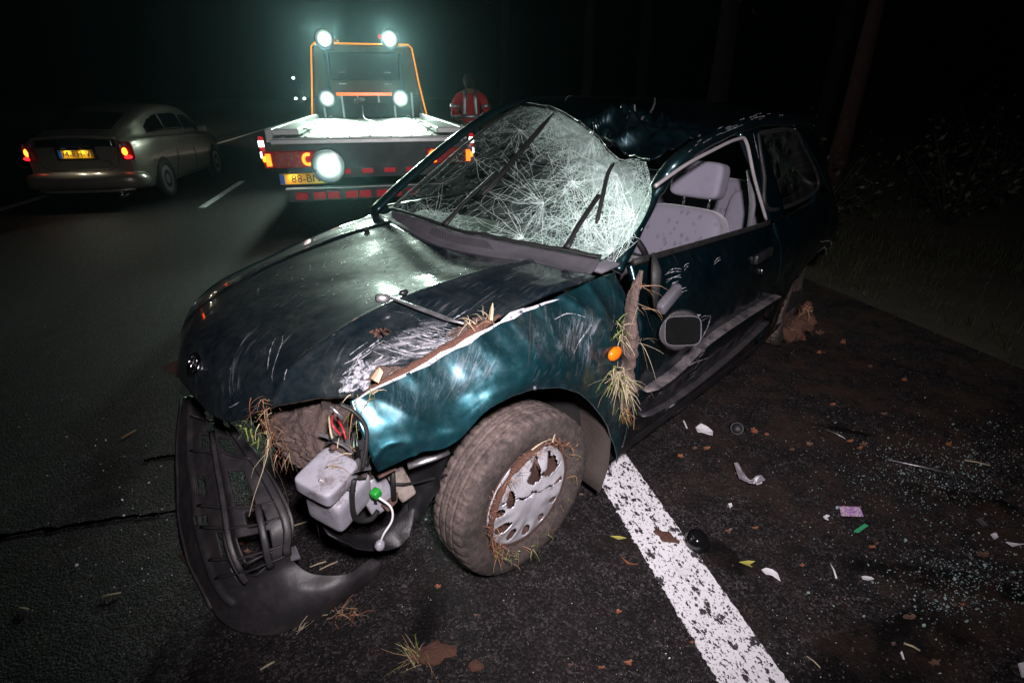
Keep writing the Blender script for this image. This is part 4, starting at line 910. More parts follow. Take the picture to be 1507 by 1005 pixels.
blades('straw_tuft', 'straw hanging over the fender tip beside the headlamp opening', [W(cpl(x, y, 1, .70)) for x, y in ((525, 590), (535, 585), (545, 578))], 18, .05, ['straw_pale', 'grass', 'straw'], cdir(.2, .5, .1), .6, .0012)
blades('straw_tuft', 'grass blades caught among the lamp wires above the white tank', [W(cpl(x, y, 1, .64)) for x, y in ((500, 668), (515, 660), (490, 680))], 14, .06, ['grass', 'straw_pale', 'straw'], cdir(.1, .3, .2), .7, .0013)
for pts, lab, wd in (([(722, 470), (724, 455), (725, 446)], 'upright pale wood splinter on the bonnet edge', .012), ([(552, 560), (560, 545), (558, 541)], 'short wood splinter stuck at the front of the bonnet edge', .014), ([(690, 476), (706, 496), (713, 508)], 'thin wood splinter lying across the torn fender edge', .004)):
    m = MB(); m.tube([W(cpl(*q, 1, .685)) for q in pts], [wd, wd*.7, wd*.15], 5, True, .5); tag(m.build('wood_splinter', MT['wood'], None, False), lab, 'splinter')
# straw and roots round the hubcap rim
mudclod('straw_wreath', 'ring of reddish straw and earth wrapped round the front wheel rim', [W((.044+.187*math.cos(t), .757, .283+.187*math.sin(t))) for t in np.linspace(R(-35), R(130), 24)], [.004, .009, .011, .010, .010, .004], MT['mud_red'], 90, 12, 2, .6, .8)['category'] = 'straw'
blades('straw_tuft', 'reddish straw sticking out around the front wheel rim', [W((.044+.188*math.cos(t), .764, .283+.188*math.sin(t))) for t in np.linspace(R(-45), R(135), 30)], 300, .026, ['leaf_orange', 'straw', 'leaf_brown'], cdir(.1, .5, .15), .9, .0011)
blades('straw_tuft', 'few long dry stems sticking out above the hubcap', [W((-.06, .764, .455)), W((-.03, .764, .46)), W((.06, .764, .47))], 8, .10, ['straw_pale', 'straw'], cdir(-.3, .3, .5), .5, .0016)
blades('straw_tuft', 'green yellow moss strands at the lower hubcap rim', [W((.044+.19*math.cos(t), .759, .283+.19*math.sin(t))) for t in np.linspace(R(150), R(330), 20)], 90, .028, ['grass', 'straw'], cdir(.1, .5, -.1), .9, .0014)
blades('straw_tuft', 'dry leaves and straw hanging at the torn rear wheel arch', [at(1160, 488, .08), at(1175, 480, .10), at(1186, 455, .25)], 70, .06, ['leaf_orange', 'leaf_brown', 'straw'], (0, -.3, .1), .8, .003)
# wiper arm torn off and lying over the bonnet
pA = Sb.pt(*Sb.find(575, 446), .020); pB = Sb.pt(*Sb.find(660, 479), .022); pC = cpl(683, 487, 1, .665)
m = MB(); m.tube([W(pA), W(pA*.5+pB*.5), W(pB), W(pC+np.array([0, 0, .02]))], [.005, .0075, .007, .004], 8, True, .7)
m.tube([W(pA+np.array([.035, -.012, .004])), W(pA+np.array([.012, -.003, 0])), W(pA)], [.012, .014, .006], 8)
tag(m.build('metal_arm', MT['steel'], None), 'loose steel wiper arm lying across the bonnet crease', 'wiper arm')
# leaf under the nose
m = MB()
Lf = [at(238, 540, .12), at(262, 530, .14), at(283, 545, .16), at(285, 560, .13), at(258, 553, .11)]
tag(solid(mk('torn_panel', Lf, [(0, 4, 3, 2, 1)], MT['rust'], None, False), .01), 'reddish brown broken panel sticking out under the nose of the wreck', 'panel')

# ================================================================== torn off front bumper
bump = empty('front_bumper', at(300, 800, 0)); tag(bump, 'torn off black plastic front bumper hanging to the asphalt before the wreck', 'bumper')
OB = np.array(bump.location)
bc = [[(268, 585, .30), (290, 585, .36), (320, 600, .40), (345, 628, .42)], [(262, 650, .25), (290, 650, .33), (335, 655, .38), (375, 665, .40)],
      [(263, 720, .18), (300, 720, .28), (355, 725, .34), (410, 715, .36)], [(268, 790, .11), (312, 790, .22), (370, 785, .29), (432, 765, .30)],
      [(290, 850, .06), (330, 845, .16), (385, 825, .22), (428, 808, .23)], [(330, 915, .015), (358, 880, .10), (398, 846, .16), (433, 826, .18)],
      [(400, 933, .004), (420, 902, .07), (445, 870, .12), (462, 844, .14)], [(480, 900, .004), (495, 880, .06), (505, 862, .10), (510, 844, .12)],
      [(556, 845, .01), (560, 838, .03), (560, 828, .07), (548, 820, .09)]]
bctrl = [[at(*p)-OB for p in r] for r in bc]
def b_disp(u, v, p): return .004*fnz(*p, 9, 2)-.012*math.exp(-((v-.24)/.03)**2)*(1 if u < .62 else 0)-.012*math.exp(-((v-.60)/.05)**2)*(1 if u < .55 else 0)
bctrl = [r[::-1] for r in bctrl]
Sbp = Surf(bctrl, 180, 72, lambda u, v, p: b_disp(u, 1-v, p), local=False)
def b_hole(u, v):
    v = 1-v; k = u*8
    def rc(a, b, c, d): return a < k < b and c < v < d
    w_ = .02*nz(k*7, v*7, 3)
    if rc(.15, .75, .46+w_, .60+w_) or rc(.85, 1.10, .40, .50) or rc(.85, 1.15, .60, .74) or rc(.10, .7, .70, .86): return True
    if rc(1.55, 2.35, .62+w_, .76) or rc(2.45, 2.85, .66, .80): return True
    if rc(1.75, 2.1, .27, .37) or rc(2.9, 3.5, .40, .52) or rc(3.05, 3.75, .58, .80) or rc(3.85, 4.35, .42+w_, .78): return True
    if rc(2.55, 2.72, .22, .34): return True
    return False
skin = Sbp.build('bumper_skin', MT['bumper'], bump, hole=b_hole, t=.004)
def brib(u0, v0, u1, v1, r=.008, off=-.008, mat='bumper', name='bumper_rib', fl=.3):
    m = MB(); m.tube([Sbp.pt(u0+(u1-u0)*t, 1-(v0+(v1-v0)*t), off) for t in np.linspace(0, 1, 14)], r, 6, True, fl); return m.build(name, MT[mat], bump)
brib(.0, .02, .58, .02, .012, .0); brib(.02, .26, .56, .26, .007, .004); brib(.02, .93, .52, .95, .012, -.01); brib(.0, .13, .52, .13, .006, .006, 'bumper')
for u in (.06, .15, .29, .345, .44, .50): brib(u, .30, u+.01, .92, .006, -.014)
brib(.36, .54, .56, .52, .010, -.02); brib(.10, .60, .50, .56, .008, -.02); brib(.30, .78, .54, .74, .010, -.018)
brib(.62, .60, .80, .42, .004, .0015, 'bumper', 'bumper_crease', .3); brib(.62, .50, .80, .32, .004, .0015, 'bumper', 'bumper_crease', .3)
# plate rail hanging on the outside, number lamp clips, fog lamp blank
m = MB(); m.tube(catmull(np.array([at(272, 600, .30), at(262, 660, .23), at(262, 730, .16), at(270, 800, .09), at(284, 832, .05), at(296, 840, .045)])-OB, 30), [.010]*24+[.016]*6, 8, True, .5); m.build('lower_lip', MT['plastic'], bump)
m = MB(); m.tube([at(268, 812, .07)-OB, at(284, 826, .05)-OB, at(297, 838, .06)-OB], [.012, .02, .008], 8, True, .5); m.build('torn_bracket', MT['rust'], bump)
rslab('fog_lamp_blank', at(392, 835, .13)-OB, (.075, .06, .05), 0, MT['plastic'], bump, rz=R(-20))
Sg = Surf([[at(424, 806, .22)-OB, at(434, 803, .23)-OB], [at(428, 826, .20)-OB, at(443, 822, .20)-OB]], 8, 8, None, False); Sg.build('grey_tab', MT['cowl'], bump, t=.006)

# ================================================================== debris on the asphalt
def flake(name, label, cat, cpx, pts, mat, th=.002, z=.006, grp=None, curl=0.0, smooth=False):
    c = at(*cpx, z); P = [at(cpx[0]+x, cpx[1]+y, z) for x, y in pts]; cm = np.mean(P, 0)
    V = []; F = []; k = len(P)
    for p in P: V.append(p+[0, 0, curl*np.linalg.norm(p-cm)*(1+.5*nz(*p*40))])
    mid = [cm+(p-cm)*.5+[0, 0, curl*.3*np.linalg.norm(p-cm)] for p in P]
    V = V+mid+[cm]
    F = [(i, (i+1) % k, k+(i+1) % k, k+i) for i in range(k)]+[(k+i, k+(i+1) % k, 2*k) for i in range(k)]
    a = np.array(V); n0 = np.cross(a[1]-a[0], a[k]-a[0])
    if n0[2] < 0: F = [q[::-1] for q in F]
    o = mk(name, V, F, MT[mat] if isinstance(mat, str) else mat, None, smooth)
    solid(o, th, 1); return tag(o, label, cat, grp)
def leaf(x, y, s, mat):
    k = 22; pts = []; a0 = RS.uniform(0, 6.28); nl = RS.choice([1.0, 1.5, 2.5, 3.5])
    for i in range(k):
        t = 2*math.pi*i/k; r = s*(.50+.55*abs(math.cos(nl*t+a0))**1.5+RS.uniform(-.16, .16)); pts.append((r*math.cos(t+a0), r*.6*math.sin(t+a0)))
    return pts
# round black lens dome and cap
c = at(1024, 800); m = MB(); m.lathe([(0, .041), (.006, .044), (.016, .043), (.03, .038), (.042, .028), (.05, .014), (.052, .001)], (c[0], c[1], .004), (.10, -.15, 1), 40)
dome = m.build('lens_dome', plain('gloss_black', (.006, .006, .007), .09, 0, .1, 10, 0, Coat_Weight=1.0)); tag(dome, 'glossy black plastic dome lying beside the white edge line', 'dome')
c = at(1083, 634); m = MB(); m.lathe([(0, .030), (.008, .032), (.02, .030), (.024, .026), (.016, .022), (.014, .001)], (c[0], c[1], .014), (-.5, -.75, .6), 32); tag(m.build('plastic_disc', MT['plastic']), 'small black round cap on the asphalt near the white scrap', 'cap')
flake('white_scrap', 'white torn plastic scrap near the black round cap', 'scrap', (1036, 636), [(-13, -4), (-6, -9), (0, -8), (6, -5), (13, 2), (12, 8), (5, 6), (-2, 2), (-10, 3)], 'white', .003, .008, None, .25)
flake('white_strip', 'short narrow white strip beside the torn white scrap', 'strip', (1008, 625), [(-3, -6), (-1, -6), (4, 5), (2, 6)], 'white', .002)
flake('plastic_film', 'crumpled clear plastic film on the brown asphalt', 'film', (1102, 711), [(-24, -22), (-18, -23), (-8, -8), (4, -2), (10, -7), (17, -5), (22, 4), (12, 6), (9, 12), (-2, 10), (-16, -1)], 'film', .001, .012, None, .5)
fm = bpy.data.objects['plastic_film']
patchy = flake('paper_crumple', 'white crumpled end of wrapper resting on the clear film', 'paper', (1112, 711), [(-2, -5), (6, -7), (9, 2), (2, 5), (-5, 3)], 'white', .002, .018, None, .4)
def m_card():
    M = Mat('printed_card'); uv = M.tc.outputs['Generated']
    n = M.noise(9, 3, .5, uv); M.p(Base_Color=M.mix(M.ramp(n, [(.46, 0), (.5, 1)], 'CONSTANT'), (.34, .22, .62), (.62, .56, .68)), Roughness=.35)
    b_ = M.b.inputs['Base Color'].links[0].from_socket
    k = M.ramp(M.noise(14, 2, .5, M.map((1, 2, 1), src='Generated', loc=(3, 0, 0))), [(.56, 0), (.58, 1)])
    M.p(Base_Color=M.mix(k, b_, (.65, .12, .16))); return M.m
flake('printed_card', 'small card with purple and red print on the asphalt', 'card', (1252, 753), [(-17, -8), (13, -7), (19, 7), (-14, 6)], m_card(), .0015)
flake('green_tag', 'small green plastic tag below the printed card', 'tag', (1267, 777), [(-11, 5), (5, -6), (11, -3), (-4, 7)], plain('green_tag', (.05, .38, .16), .4, 0, .15, 30, 0), .003)
flake('white_shard', 'curved white plastic shard on the shoulder', 'shard', (1134, 847), [(-14, -7), (-8, -10), (2, -8), (10, -2), (14, 10), (9, 5), (1, -1), (-7, -1)], 'white', .003, .006, None, .2)
for cpx, pts, lab, mt in (((1446, 816), leaf(0, 0, 9, 0), 'round pale pinkish leaf or stone chip on the dark stain', 'leaf_brown'),
        ((1443, 770), [(-8, -5), (0, -6), (11, 4), (3, 6)], 'grey translucent chip at the edge of the black stain', 'cowl'),
        ((1463, 790), [(-6, -3), (2, -5), (6, 1), (0, 5)], 'small square white chip on the black stain', 'white'),
        ((1492, 802), [(-13, -3), (8, -1), (15, 0), (-2, 3)], 'long thin white chip on the black stain', 'white'),
        ((1276, 851), [(-9, -2), (-3, -3), (6, -1), (10, 2), (2, 3), (-7, 2)], 'flat oval white chip above the large oil stain', 'white'),
        ((1503, 985), [(-6, -8), (6, -10), (8, 14), (-1, 12)], 'white paper corner on the large oil stain', 'white'),
        ((1327, 966), [(-3, -6), (0, -7), (4, 5), (1, 4)], 'tiny bluish chip on the large oil stain', 'white'),
        ((1216, 762), [(-5, -1), (0, -4), (5, -2), (1, 0), (3, 4), (-2, 2)], 'star shaped white crumb beside the printed card', 'white'),
        ((1074, 745), [(-3, -3), (2, -4), (4, 0), (0, 4)], 'tiny round white crumb by the clear film', 'white'),
        ((1338, 908), leaf(0, 0, 9, 0), 'brown leaf lying on the large oil stain', 'leaf_brown'),
        ((1375, 975), leaf(0, 0, 9, 0), 'dark reddish leaf low on the large oil stain', 'leaf_brown')):
    flake('debris_chip', lab, 'chip', cpx, pts, mt, .003, .006, None, .15)
for a, b_, r, lab, mt in (((1306, 676), (1418, 702), .0035, 'long thin metal rod on the broken glass', 'steel'), ((1420, 677), (1457, 685), .003, 'short pale stick beyond the metal rod', 'straw_pale'), ((1222, 829), (1231, 851), .003, 'short white straw on the asphalt above the oil stain', 'white'), ((1215, 632), (1245, 646), .003, 'short grey stick beside the dark gouge', 'steel'), ((1330, 946), (1354, 957), .003, 'thin pale stem lying on the oil stain', 'straw_pale'), ((1187, 965), (1207, 982), .002, 'bent thin straw at the foot of the oil stain', 'straw_pale'),
        ((430, 774), (470, 763), .003, 'pale straw between bumper and white tank', 'straw_pale'), ((456, 834), (480, 826), .0025, 'pale straw above the bumper wing tip', 'straw_pale'), ((470, 838), (497, 826), .0025, 'second pale straw above the bumper wing tip', 'straw_pale'), ((383, 985), (404, 973), .003, 'pale straw on the asphalt below the bumper wing', 'straw_pale'), ((28, 895), (42, 897), .003, 'pale twig alone on the left asphalt', 'straw_pale'), ((150, 878), (178, 872), .0025, 'pale straw below the road crack', 'straw_pale'), ((178, 645), (200, 633), .003, 'thin brown twig above the short road crack', 'straw')):
    m = MB(); m.tube([at(*a, r+.003), at((a[0]+b_[0])/2+1, (a[1]+b_[1])/2-1, r+.004), at(*b_, r+.003)], r, 6); tag(m.build('straw_stick', MT[mt]), lab, 'stick')
# fallen leaves, each its own
spots = [(645, 863, 7), (1190, 655, 8), (1110, 636, 8), (1128, 640, 6), (1072, 782, 9), (1040, 660, 7), (1001, 672, 7), (1022, 660, 6), (1111, 777, 6), (1180, 832, 6), (855, 728, 5), (1018, 945, 5), (925, 975, 10), (840, 978, 6), (885, 982, 7), (1283, 805, 7), (1270, 655, 9), (1225, 596, 6), (1108, 632, 5), (1165, 662, 6), (1084, 697, 4), (1416, 890, 6), (1290, 800, 5), (1250, 650, 7), (1395, 655, 8), (1300, 610, 7), (1180, 500, 8), (1240, 505, 7), (1205, 492, 9), (1265, 660, 6), (1140, 505, 7), (700, 905, 5), (910, 900, 8), (355, 800, 6), (365, 812, 8), (1205, 520, 6), (1330, 560, 6), (1280, 540, 5)]
for i, (x, y, s) in enumerate(spots):
    flake('fallen_leaf', ('fallen brown leaf near the torn rear wheel arch' if y < 530 and x > 1100 else 'fallen orange leaf on the asphalt left of the edge line' if x < 1000 and y > 690 and x > 500 else 'dry leaf caught inside the torn off bumper' if x < 400 else 'fallen orange brown leaf on the hard shoulder'), 'leaf', (x, y), leaf(x, y, s*.72, 0), ('leaf_orange', 'leaf_brown')[i % 3 == 1], .0012, .008 if not 350 < x < 370 else .03, ('leaves by the rear wheel arch' if y < 530 and x > 1100 else 'leaves left of the edge line' if x < 1000 and y > 690 and x > 500 else 'leaves in the bumper' if x < 400 else 'leaves on the hard shoulder'), .35)
for cpx, pts, lab in (((1099, 829), [(-12, -1), (2, -4), (12, -2), (4, 2), (8, 6), (-2, 2)], 'yellow green folded blade near the white shard'), ((908, 792), [(-10, -2), (4, -3), (14, 1), (2, 2)], 'yellow green leaf blade left of the edge line'), ((925, 828), [(-12, -8), (0, -1), (14, 4), (-2, 2)], 'orange dry blade left of the edge line')):
    flake('grass_blade', lab, 'blade', cpx, pts, 'leaf_yellow' if 'yellow' in lab else 'leaf_orange', .0015, .006, None, .15)  # single blades of grass lying loose on the asphalt
mudclod('mud_clod', 'brown crumbs of earth lying on the white edge line', [at(964, 780, .006), at(980, 790, .010), at(1000, 798, .006)], [.010, .018, .008], MT['mud_red'], 30, 12, 17, .35, 1.0)
blades('straw_tuft', 'dry orange straw under the bumper wing edge', [at(500, 903, .006), at(520, 900, .008)], 34, .07, ['leaf_orange', 'straw', 'straw_pale'], (.2, .1, .05), .7, .0016)
blades('straw_tuft', 'pale straw fan beside the flat earth patch', [at(612, 965, .008), at(622, 970, .008)], 40, .07, ['straw_pale', 'straw', 'grass'], (-.5, .2, .25), .6, .0016)
blades('straw_tuft', 'few curled straws below the bumper wing tip', [at(445, 925, .006)], 7, .06, ['straw_pale'], (.2, .5, .1), .6, .0016)
# crumbs of safety glass and fine litter: nobody could count them
def crumbs(name, label, n, fn, smin, smax, mat, cat):
    V = []; F = []
    base = np.array([(-1, -1, 0), (1, -1, 0), (1, 1, 0), (-1, 1, 0), (-.8, -.8, 1), (.8, -.8, 1), (.8, .8, 1), (-.8, .8, 1)])
    fc = [(4, 5, 6, 7), (0, 1, 5, 4), (1, 2, 6, 5), (2, 3, 7, 6), (3, 0, 4, 7)]
    for k in range(n):
        q = fn()
        if q is None: continue
        p = at(q[0], q[1], .003) if len(q) == 2 else np.array(q); s = RS.uniform(smin, smax)*(1 if RS.rand() > .07 else 2.0); a = RS.uniform(0, 6.28); c, d = math.cos(a), math.sin(a); b = len(V)
        t = RS.normal(0, .3, 2)
        for v in base*[1, RS.uniform(.5, 1), RS.uniform(.4, 1)]: V.append(p+s*np.array([v[0]*c-v[1]*d, v[0]*d+v[1]*c, v[2]+t[0]*v[0]+t[1]*v[1]]))
        F += [tuple(b+i for i in f) for f in fc]
    return tag(mk(name, V, F, mat, None, False), label, cat, kind='stuff')
def around(cx, cy_, sx, sy): return lambda: (RS.normal(cx, sx), RS.normal(cy_, sy))
MG = Mat('glass_crumb'); MG.p(Base_Color=c3(.45, .60, .60), Roughness=.08, Transmission_Weight=.4, Specular_IOR_Level=.9); MT['crumb'] = MG.m
def glassy():
    k = RS.rand()
    if k < .5: q = (RS.normal(1395, 75), RS.normal(690, 30))
    elif k < .8: q = (RS.normal(1420, 60), RS.normal(850, 35))
    else: q = (RS.uniform(1180, 1560), RS.uniform(600, 920))
    return q if q[1] > 560 else None
crumbs('glass_crumbs', 'scattered crumbs of safety glass on the hard shoulder', 2500, glassy, .0005, .0022, MT['crumb'], 'glass')
def litter():
    x, y = RS.uniform(560, 1540), RS.uniform(480, 1010)
    return (x, y) if y > 480 and not (x < 1000 and y < 830) else None
crumbs('road_grit', 'fine pale grit and crumbs strewn over the asphalt', 420, litter, .0005, .0013, MT['white'], 'grit')
crumbs('road_grit', 'sparse bright grit on the open traffic lane', 200, lambda: (RS.uniform(0, 330), RS.uniform(380, 900)), .0008, .0022, MT['white'], 'grit')
crumbs('soil_crumbs', 'brown crumbs of soil and bark strewn on the shoulder', 1100, lambda: (RS.uniform(880, 1540), RS.uniform(500, 1000)), .0008, .0030, MT['mud'], 'soil')
crumbs('glass_crumbs', 'green glinting crumbs of glass beside the front tyre', 420, lambda: (RS.normal(642, 8), RS.normal(712, 34)), .0010, .0024, MT['crumb'], 'glass')

# ================================================================== recovery truck
MT['truck_dark'] = plain('dark_truck_steel', (.055, .065, .065), .55, .2, .3, 8, .15, 60)
MT['truck_deck'] = plain('aluminium_deck', (.55, .57, .56), .38, .55, .15, 14, .2, 60)
MT['cab_paint'] = plain('dull_yellow_cab', (.10, .095, .05), .45, 0, .3, 5, .08, 40)
MT['amber_tape_glow'] = emis('glowing_amber_tape', (1, .30, .01), 1.1)  # glow put in for the light that reflective tape sends back
MT['orange_strip'] = emis('lit_orange_strip', (1, .13, .01), 1.6)
MT['red_lamp'] = emis('lit_red_lamp', (1, .01, .012), 4.0); MT['red_dim'] = emis('red_lamp_dim', (1, .01, .02), .45)
MT['amber_lamp'] = emis('lit_amber_lamp', (1, .20, .01), 3.2); MT['hot_red'] = emis('hot_brake_lamp', (1, .14, .01), 9.0)
ML = Mat('lit_white_lamp'); gx = ML.n('VectorMath', dict(operation='SUBTRACT'), i0=ML.tc.outputs['Generated'], i1=(.5, .5, .5)).outputs[0]; gs = ML.n('VectorMath', dict(operation='MULTIPLY'), i0=gx, i1=(2, 0, 2)).outputs[0]
ML.p(Base_Color=c3(.02, .02, .02), Roughness=.2, Emission_Color=c3(.82, 1, .92), Emission_Strength=ML.math('MULTIPLY', ML.ramp(ML.n('VectorMath', dict(operation='LENGTH'), i0=gs).outputs['Value'], [(.0, 1), (.28, .5), (.50, .012), (.68, .003), (.86, .0009), (1.0, .0002)]), 330)); MT['white_lamp'] = ML.m; MT['marker_white'] = emis('marker_lamp', (.9, .97, 1), 5)
MT['red_plastic'] = plain('red_lens', (.42, .012, .016), .25, 0, .1, 20, 0); MT['red_tape'] = plain('red_reflective_tape', (.62, .015, .03), .42, .5, .2, 60, .2)
MT['plate_yellow'] = plain('yellow_plate', (.85, .42, .012), .45, 0, .1, 30, .05); MT['plate_blue'] = plain('plate_blue', (.02, .10, .5), .45, 0, .1, 30, 0); MT['ink'] = plain('plate_ink', (.01, .01, .01), .5, 0, .1, 20, 0)
TY = 6.0; TX = -.05
truck = empty('tow_truck', (TX, TY, 0)); tag(truck, 'recovery truck with bright work lamps, pale flatbed and orange outlined cab', 'truck')
def tp(name, boxes, mat, parent=truck, bw=.008, smooth=False):
    m = MB()
    for c, d in boxes: m.box(c, d)
    o = m.build(name, MT[mat], parent, smooth)
    if bw: bevel(o, bw)
    return o
# local: x right, y forward from the tail, z up
deck = tp('flatbed_deck', [((0, 2.65, .985), (1.98, 5.3, .05))], 'truck_deck')
for k in range(9): tp('deck_rib', [((-.88+k*.22, 2.6, 1.014), (.03, 5.1, .010))], 'truck_deck', deck, .003)
for s in (-1, 1): tp('side_rail', [((s*1.005, 2.65, 1.03), (.07, 5.3, .13))], 'truck_deck')
for s in (-1, 1): tp('loading_ramp', [((s*.87, .9, 1.06), (.30, 1.7, .06))], 'truck_deck')
tp('tail_panel', [((.08, .06, .77), (1.95, .05, .36))], 'truck_dark'); tp('tail_edge', [((0, -.02, .972), (1.98, .06, .05))], 'truck_deck')
tp('tail_sign', [((.82, .028, .80), (.32, .012, .22))], 'cowl')
tp('chassis', [((-.42, 3.6, .66), (.10, 7.0, .20)), ((.42, 3.6, .66), (.10, 7.0, .20)), ((0, 2.8, .62), (1.9, .3, .2)), ((0, 1.4, .68), (1.7, .2, .15))], 'truck_dark')
ub = tp('underrun_bar', [((.05, -.02, .435), (1.95, .09, .13))], 'truck_dark', bw=.015)
for k in range(8): tp('reflector_block', [((-.78+k*.165+.02*(k % 2), -.071, .43), (.125, .012, .075))], 'red_tape', ub, .004)
tp('step_edge', [((.05, -.03, .507), (1.96, .10, .014))], 'truck_deck', ub, .003)
for s in (-1, 1):
    cl = tp('tail_lamp', [((s*.84, -.01, .80), (.52, .06, .17))], 'red_plastic', bw=.012)
    def lit(px, w_, h_, mt, nm, ps=None, x=None): tp(nm, [((s*x, -.046, .80), (w_, .012, h_))], mt, cl, .003)
    lit(0, .05, .12, 'amber_lamp', 'indicator_lens', x=1.045); lit(0, .14, .10, 'red_plastic', 'reflector_lens', x=.94)
    m = MB(); m.tube([(s*.66+.045*math.cos(t), -.05, .80+.05*math.sin(t)) for t in np.linspace(R(60), R(300), 18)], .016, 8); m.build('brake_lens', MT['amber_lamp'], cl)
    tp('end_marker', [((s*1.07, -.02, .81), (.06, .05, .06))], 'hot_red', cl, .01)
    tp('marker_arm', [((s*1.11, .10, .90), (.05, .03, .24))], 'red_dim', bw=.01)
    for z in (.84, .95): tp('marker_band', [((s*1.11, .078, z), (.054, .012, .06))], 'marker_white', bpy.data.objects['marker_arm'] if s < 0 else bpy.data.objects['marker_arm.001'], .003)
for y in (2.6, 6.4):
    for s in (-1, 1):
        m = MB(); m.lathe([(-.13, .22), (-.14, .36), (-.11, .41), (.11, .41), (.14, .36), (.13, .22), (.05, .2), (.04, .06), (.06, .001)], (s*.88, y, .41), (s, 0, 0), 40); m.build('wheel', MT['rubber'], truck)
    for s in (-1, 1): tp('mudguard', [((s*.9, y, .88), (.34, 1.0, .03)), ((s*.9, y-.5, .72), (.34, .03, .34))], 'plastic')
# cab
cabY = 5.5
def ring(y, tw, bw_, z0, z1): return [(-bw_, y, z0), (bw_, y, z0), (tw, y, z1), (-tw, y, z1)]
v = ring(cabY, .92, 1.10, .95, 2.30)+ring(cabY+1.9, .86, 1.08, .95, 2.22); m = MB(); m.add(v, [(0, 1, 2, 3), (5, 4, 7, 6), (3, 2, 6, 7), (0, 4, 5, 1), (0, 3, 7, 4), (1, 5, 6, 2)])
cab = bevel(m.build('cab', MT['cab_paint'], truck, False), .05, 3)
tp('cab_lower', [((0, cabY+.95, .72), (2.1, 2.0, .46))], 'truck_dark')
o = tp('rear_window', [((.0, cabY-.012, 1.92), (1.30, .02, .48))], 'ink', cab, .02)
m = MB(); e = [(-1.11, cabY-.03, 1.02), (-1.02, cabY-.03, 1.62), (-.93, cabY-.03, 2.24), (-.87, cabY-.03, 2.30), (.87, cabY-.03, 2.30), (.93, cabY-.03, 2.24), (1.02, cabY-.03, 1.62), (1.14, cabY-.03, 1.02)]
m.tube(e, .016, 6); m.build('outline_strip', MT['amber_tape_glow'], cab)
tp('centre_strip', [((-.03, cabY-.11, 1.44), (1.12, .03, .055))], 'orange_strip')
tp('head_board', [((0, cabY-.06, 1.22), (2.0, .06, .40))], 'truck_dark'); tp('winch_box', [((-.05, cabY-.3, 1.16), (.80, .36, .26))], 'plate_blue_dark' if 'plate_blue_dark' in MT else 'truck_dark')
for x, z in ((-.45, 1.62), (.42, 1.62), (-.45, 1.82), (.42, 1.82)): tp('cab_reflector', [((x, cabY-.03, z), (.14, .015, .025))], 'white', bw=.003)
blob('winch_drum', (-.16, cabY-.36, 1.34), (.10, .05, .04), MT['truck_deck'], truck, .3, 3, 2, 3)
tp('door_mirror', [((-1.42, cabY+1.5, 1.45), (.10, .06, .34))], 'truck_dark'); 
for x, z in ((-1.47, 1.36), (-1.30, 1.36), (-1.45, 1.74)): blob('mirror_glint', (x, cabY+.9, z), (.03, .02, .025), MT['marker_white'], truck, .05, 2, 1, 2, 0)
blob('red_marker', (.36, cabY-.06, 2.42), (.05, .03, .03), MT['red_lamp'], truck, .05, 2, 1, 2, 0)
def worklamp(x, y, z, r, power, aim, size=95):
    m = MB(); m.lathe([(.09, .02), (.08, r*.8), (.0, r*1.08), (-.035, r*1.1), (-.035, r*1.0), (-.02, r*.98), (-.018, .001)], (x, y, z), (0, 1, 0), 28); h = m.build('work_lamp', MT['truck_dark'], truck)
    m = MB(); m.lathe([(-.026, r*.97), (-.034, r*.7), (-.040, .001)], (x, y, z), (0, 1, 0), 28); m.build('lamp_lens', MT['white_lamp'], h)
    l = bpy.data.lights.new('work_lamp_light', 'SPOT'); l.energy = power; l.color = (.76, 1, .85); l.spot_size = R(size); l.spot_blend = 1.0; l.shadow_soft_size = r*.8
    lo = bpy.data.objects.new('work_lamp_light', l); COL.objects.link(lo); p = Vector((TX+x, TY+y-.07, z)); lo.location = p
    lo.rotation_euler = (Vector(aim)-p).to_track_quat('-Z', 'Y').to_euler(); return h
worklamp(-.67, cabY-.08, 2.36, .16, 650, (-2.0, 1.5, 0), 84); worklamp(.52, cabY-.08, 2.38, .16, 650, (-.9, 2, .8), 70)
worklamp(-.77, cabY-.14, 1.36, .155, 300, (-.9, 3, .8)); worklamp(.62, cabY-.14, 1.36, .165, 380, (-.3, 2.5, 1.0), 70)
worklamp(-.46, -.07, .735, .16, 240, (-1.6, 1.0, .1), 110)
def lettering(name, txt, size, loc, rot, parent, mat, ext=.001):
    cu = bpy.data.curves.new(name, 'FONT'); cu.body = txt; cu.size = size; cu.extrude = ext; cu.align_x = 'CENTER'; cu.align_y = 'CENTER'; cu.resolution_u = 2
    to = bpy.data.objects.new('tmp', cu); COL.objects.link(to); dg = bpy.context.evaluated_depsgraph_get(); me = bpy.data.meshes.new_from_object(to.evaluated_get(dg))
    bpy.data.objects.remove(to); me.name = name; me.materials.clear(); me.materials.append(mat); o = link(bpy.data.objects.new(name, me), parent); o.location = loc; o.rotation_euler = rot; return o
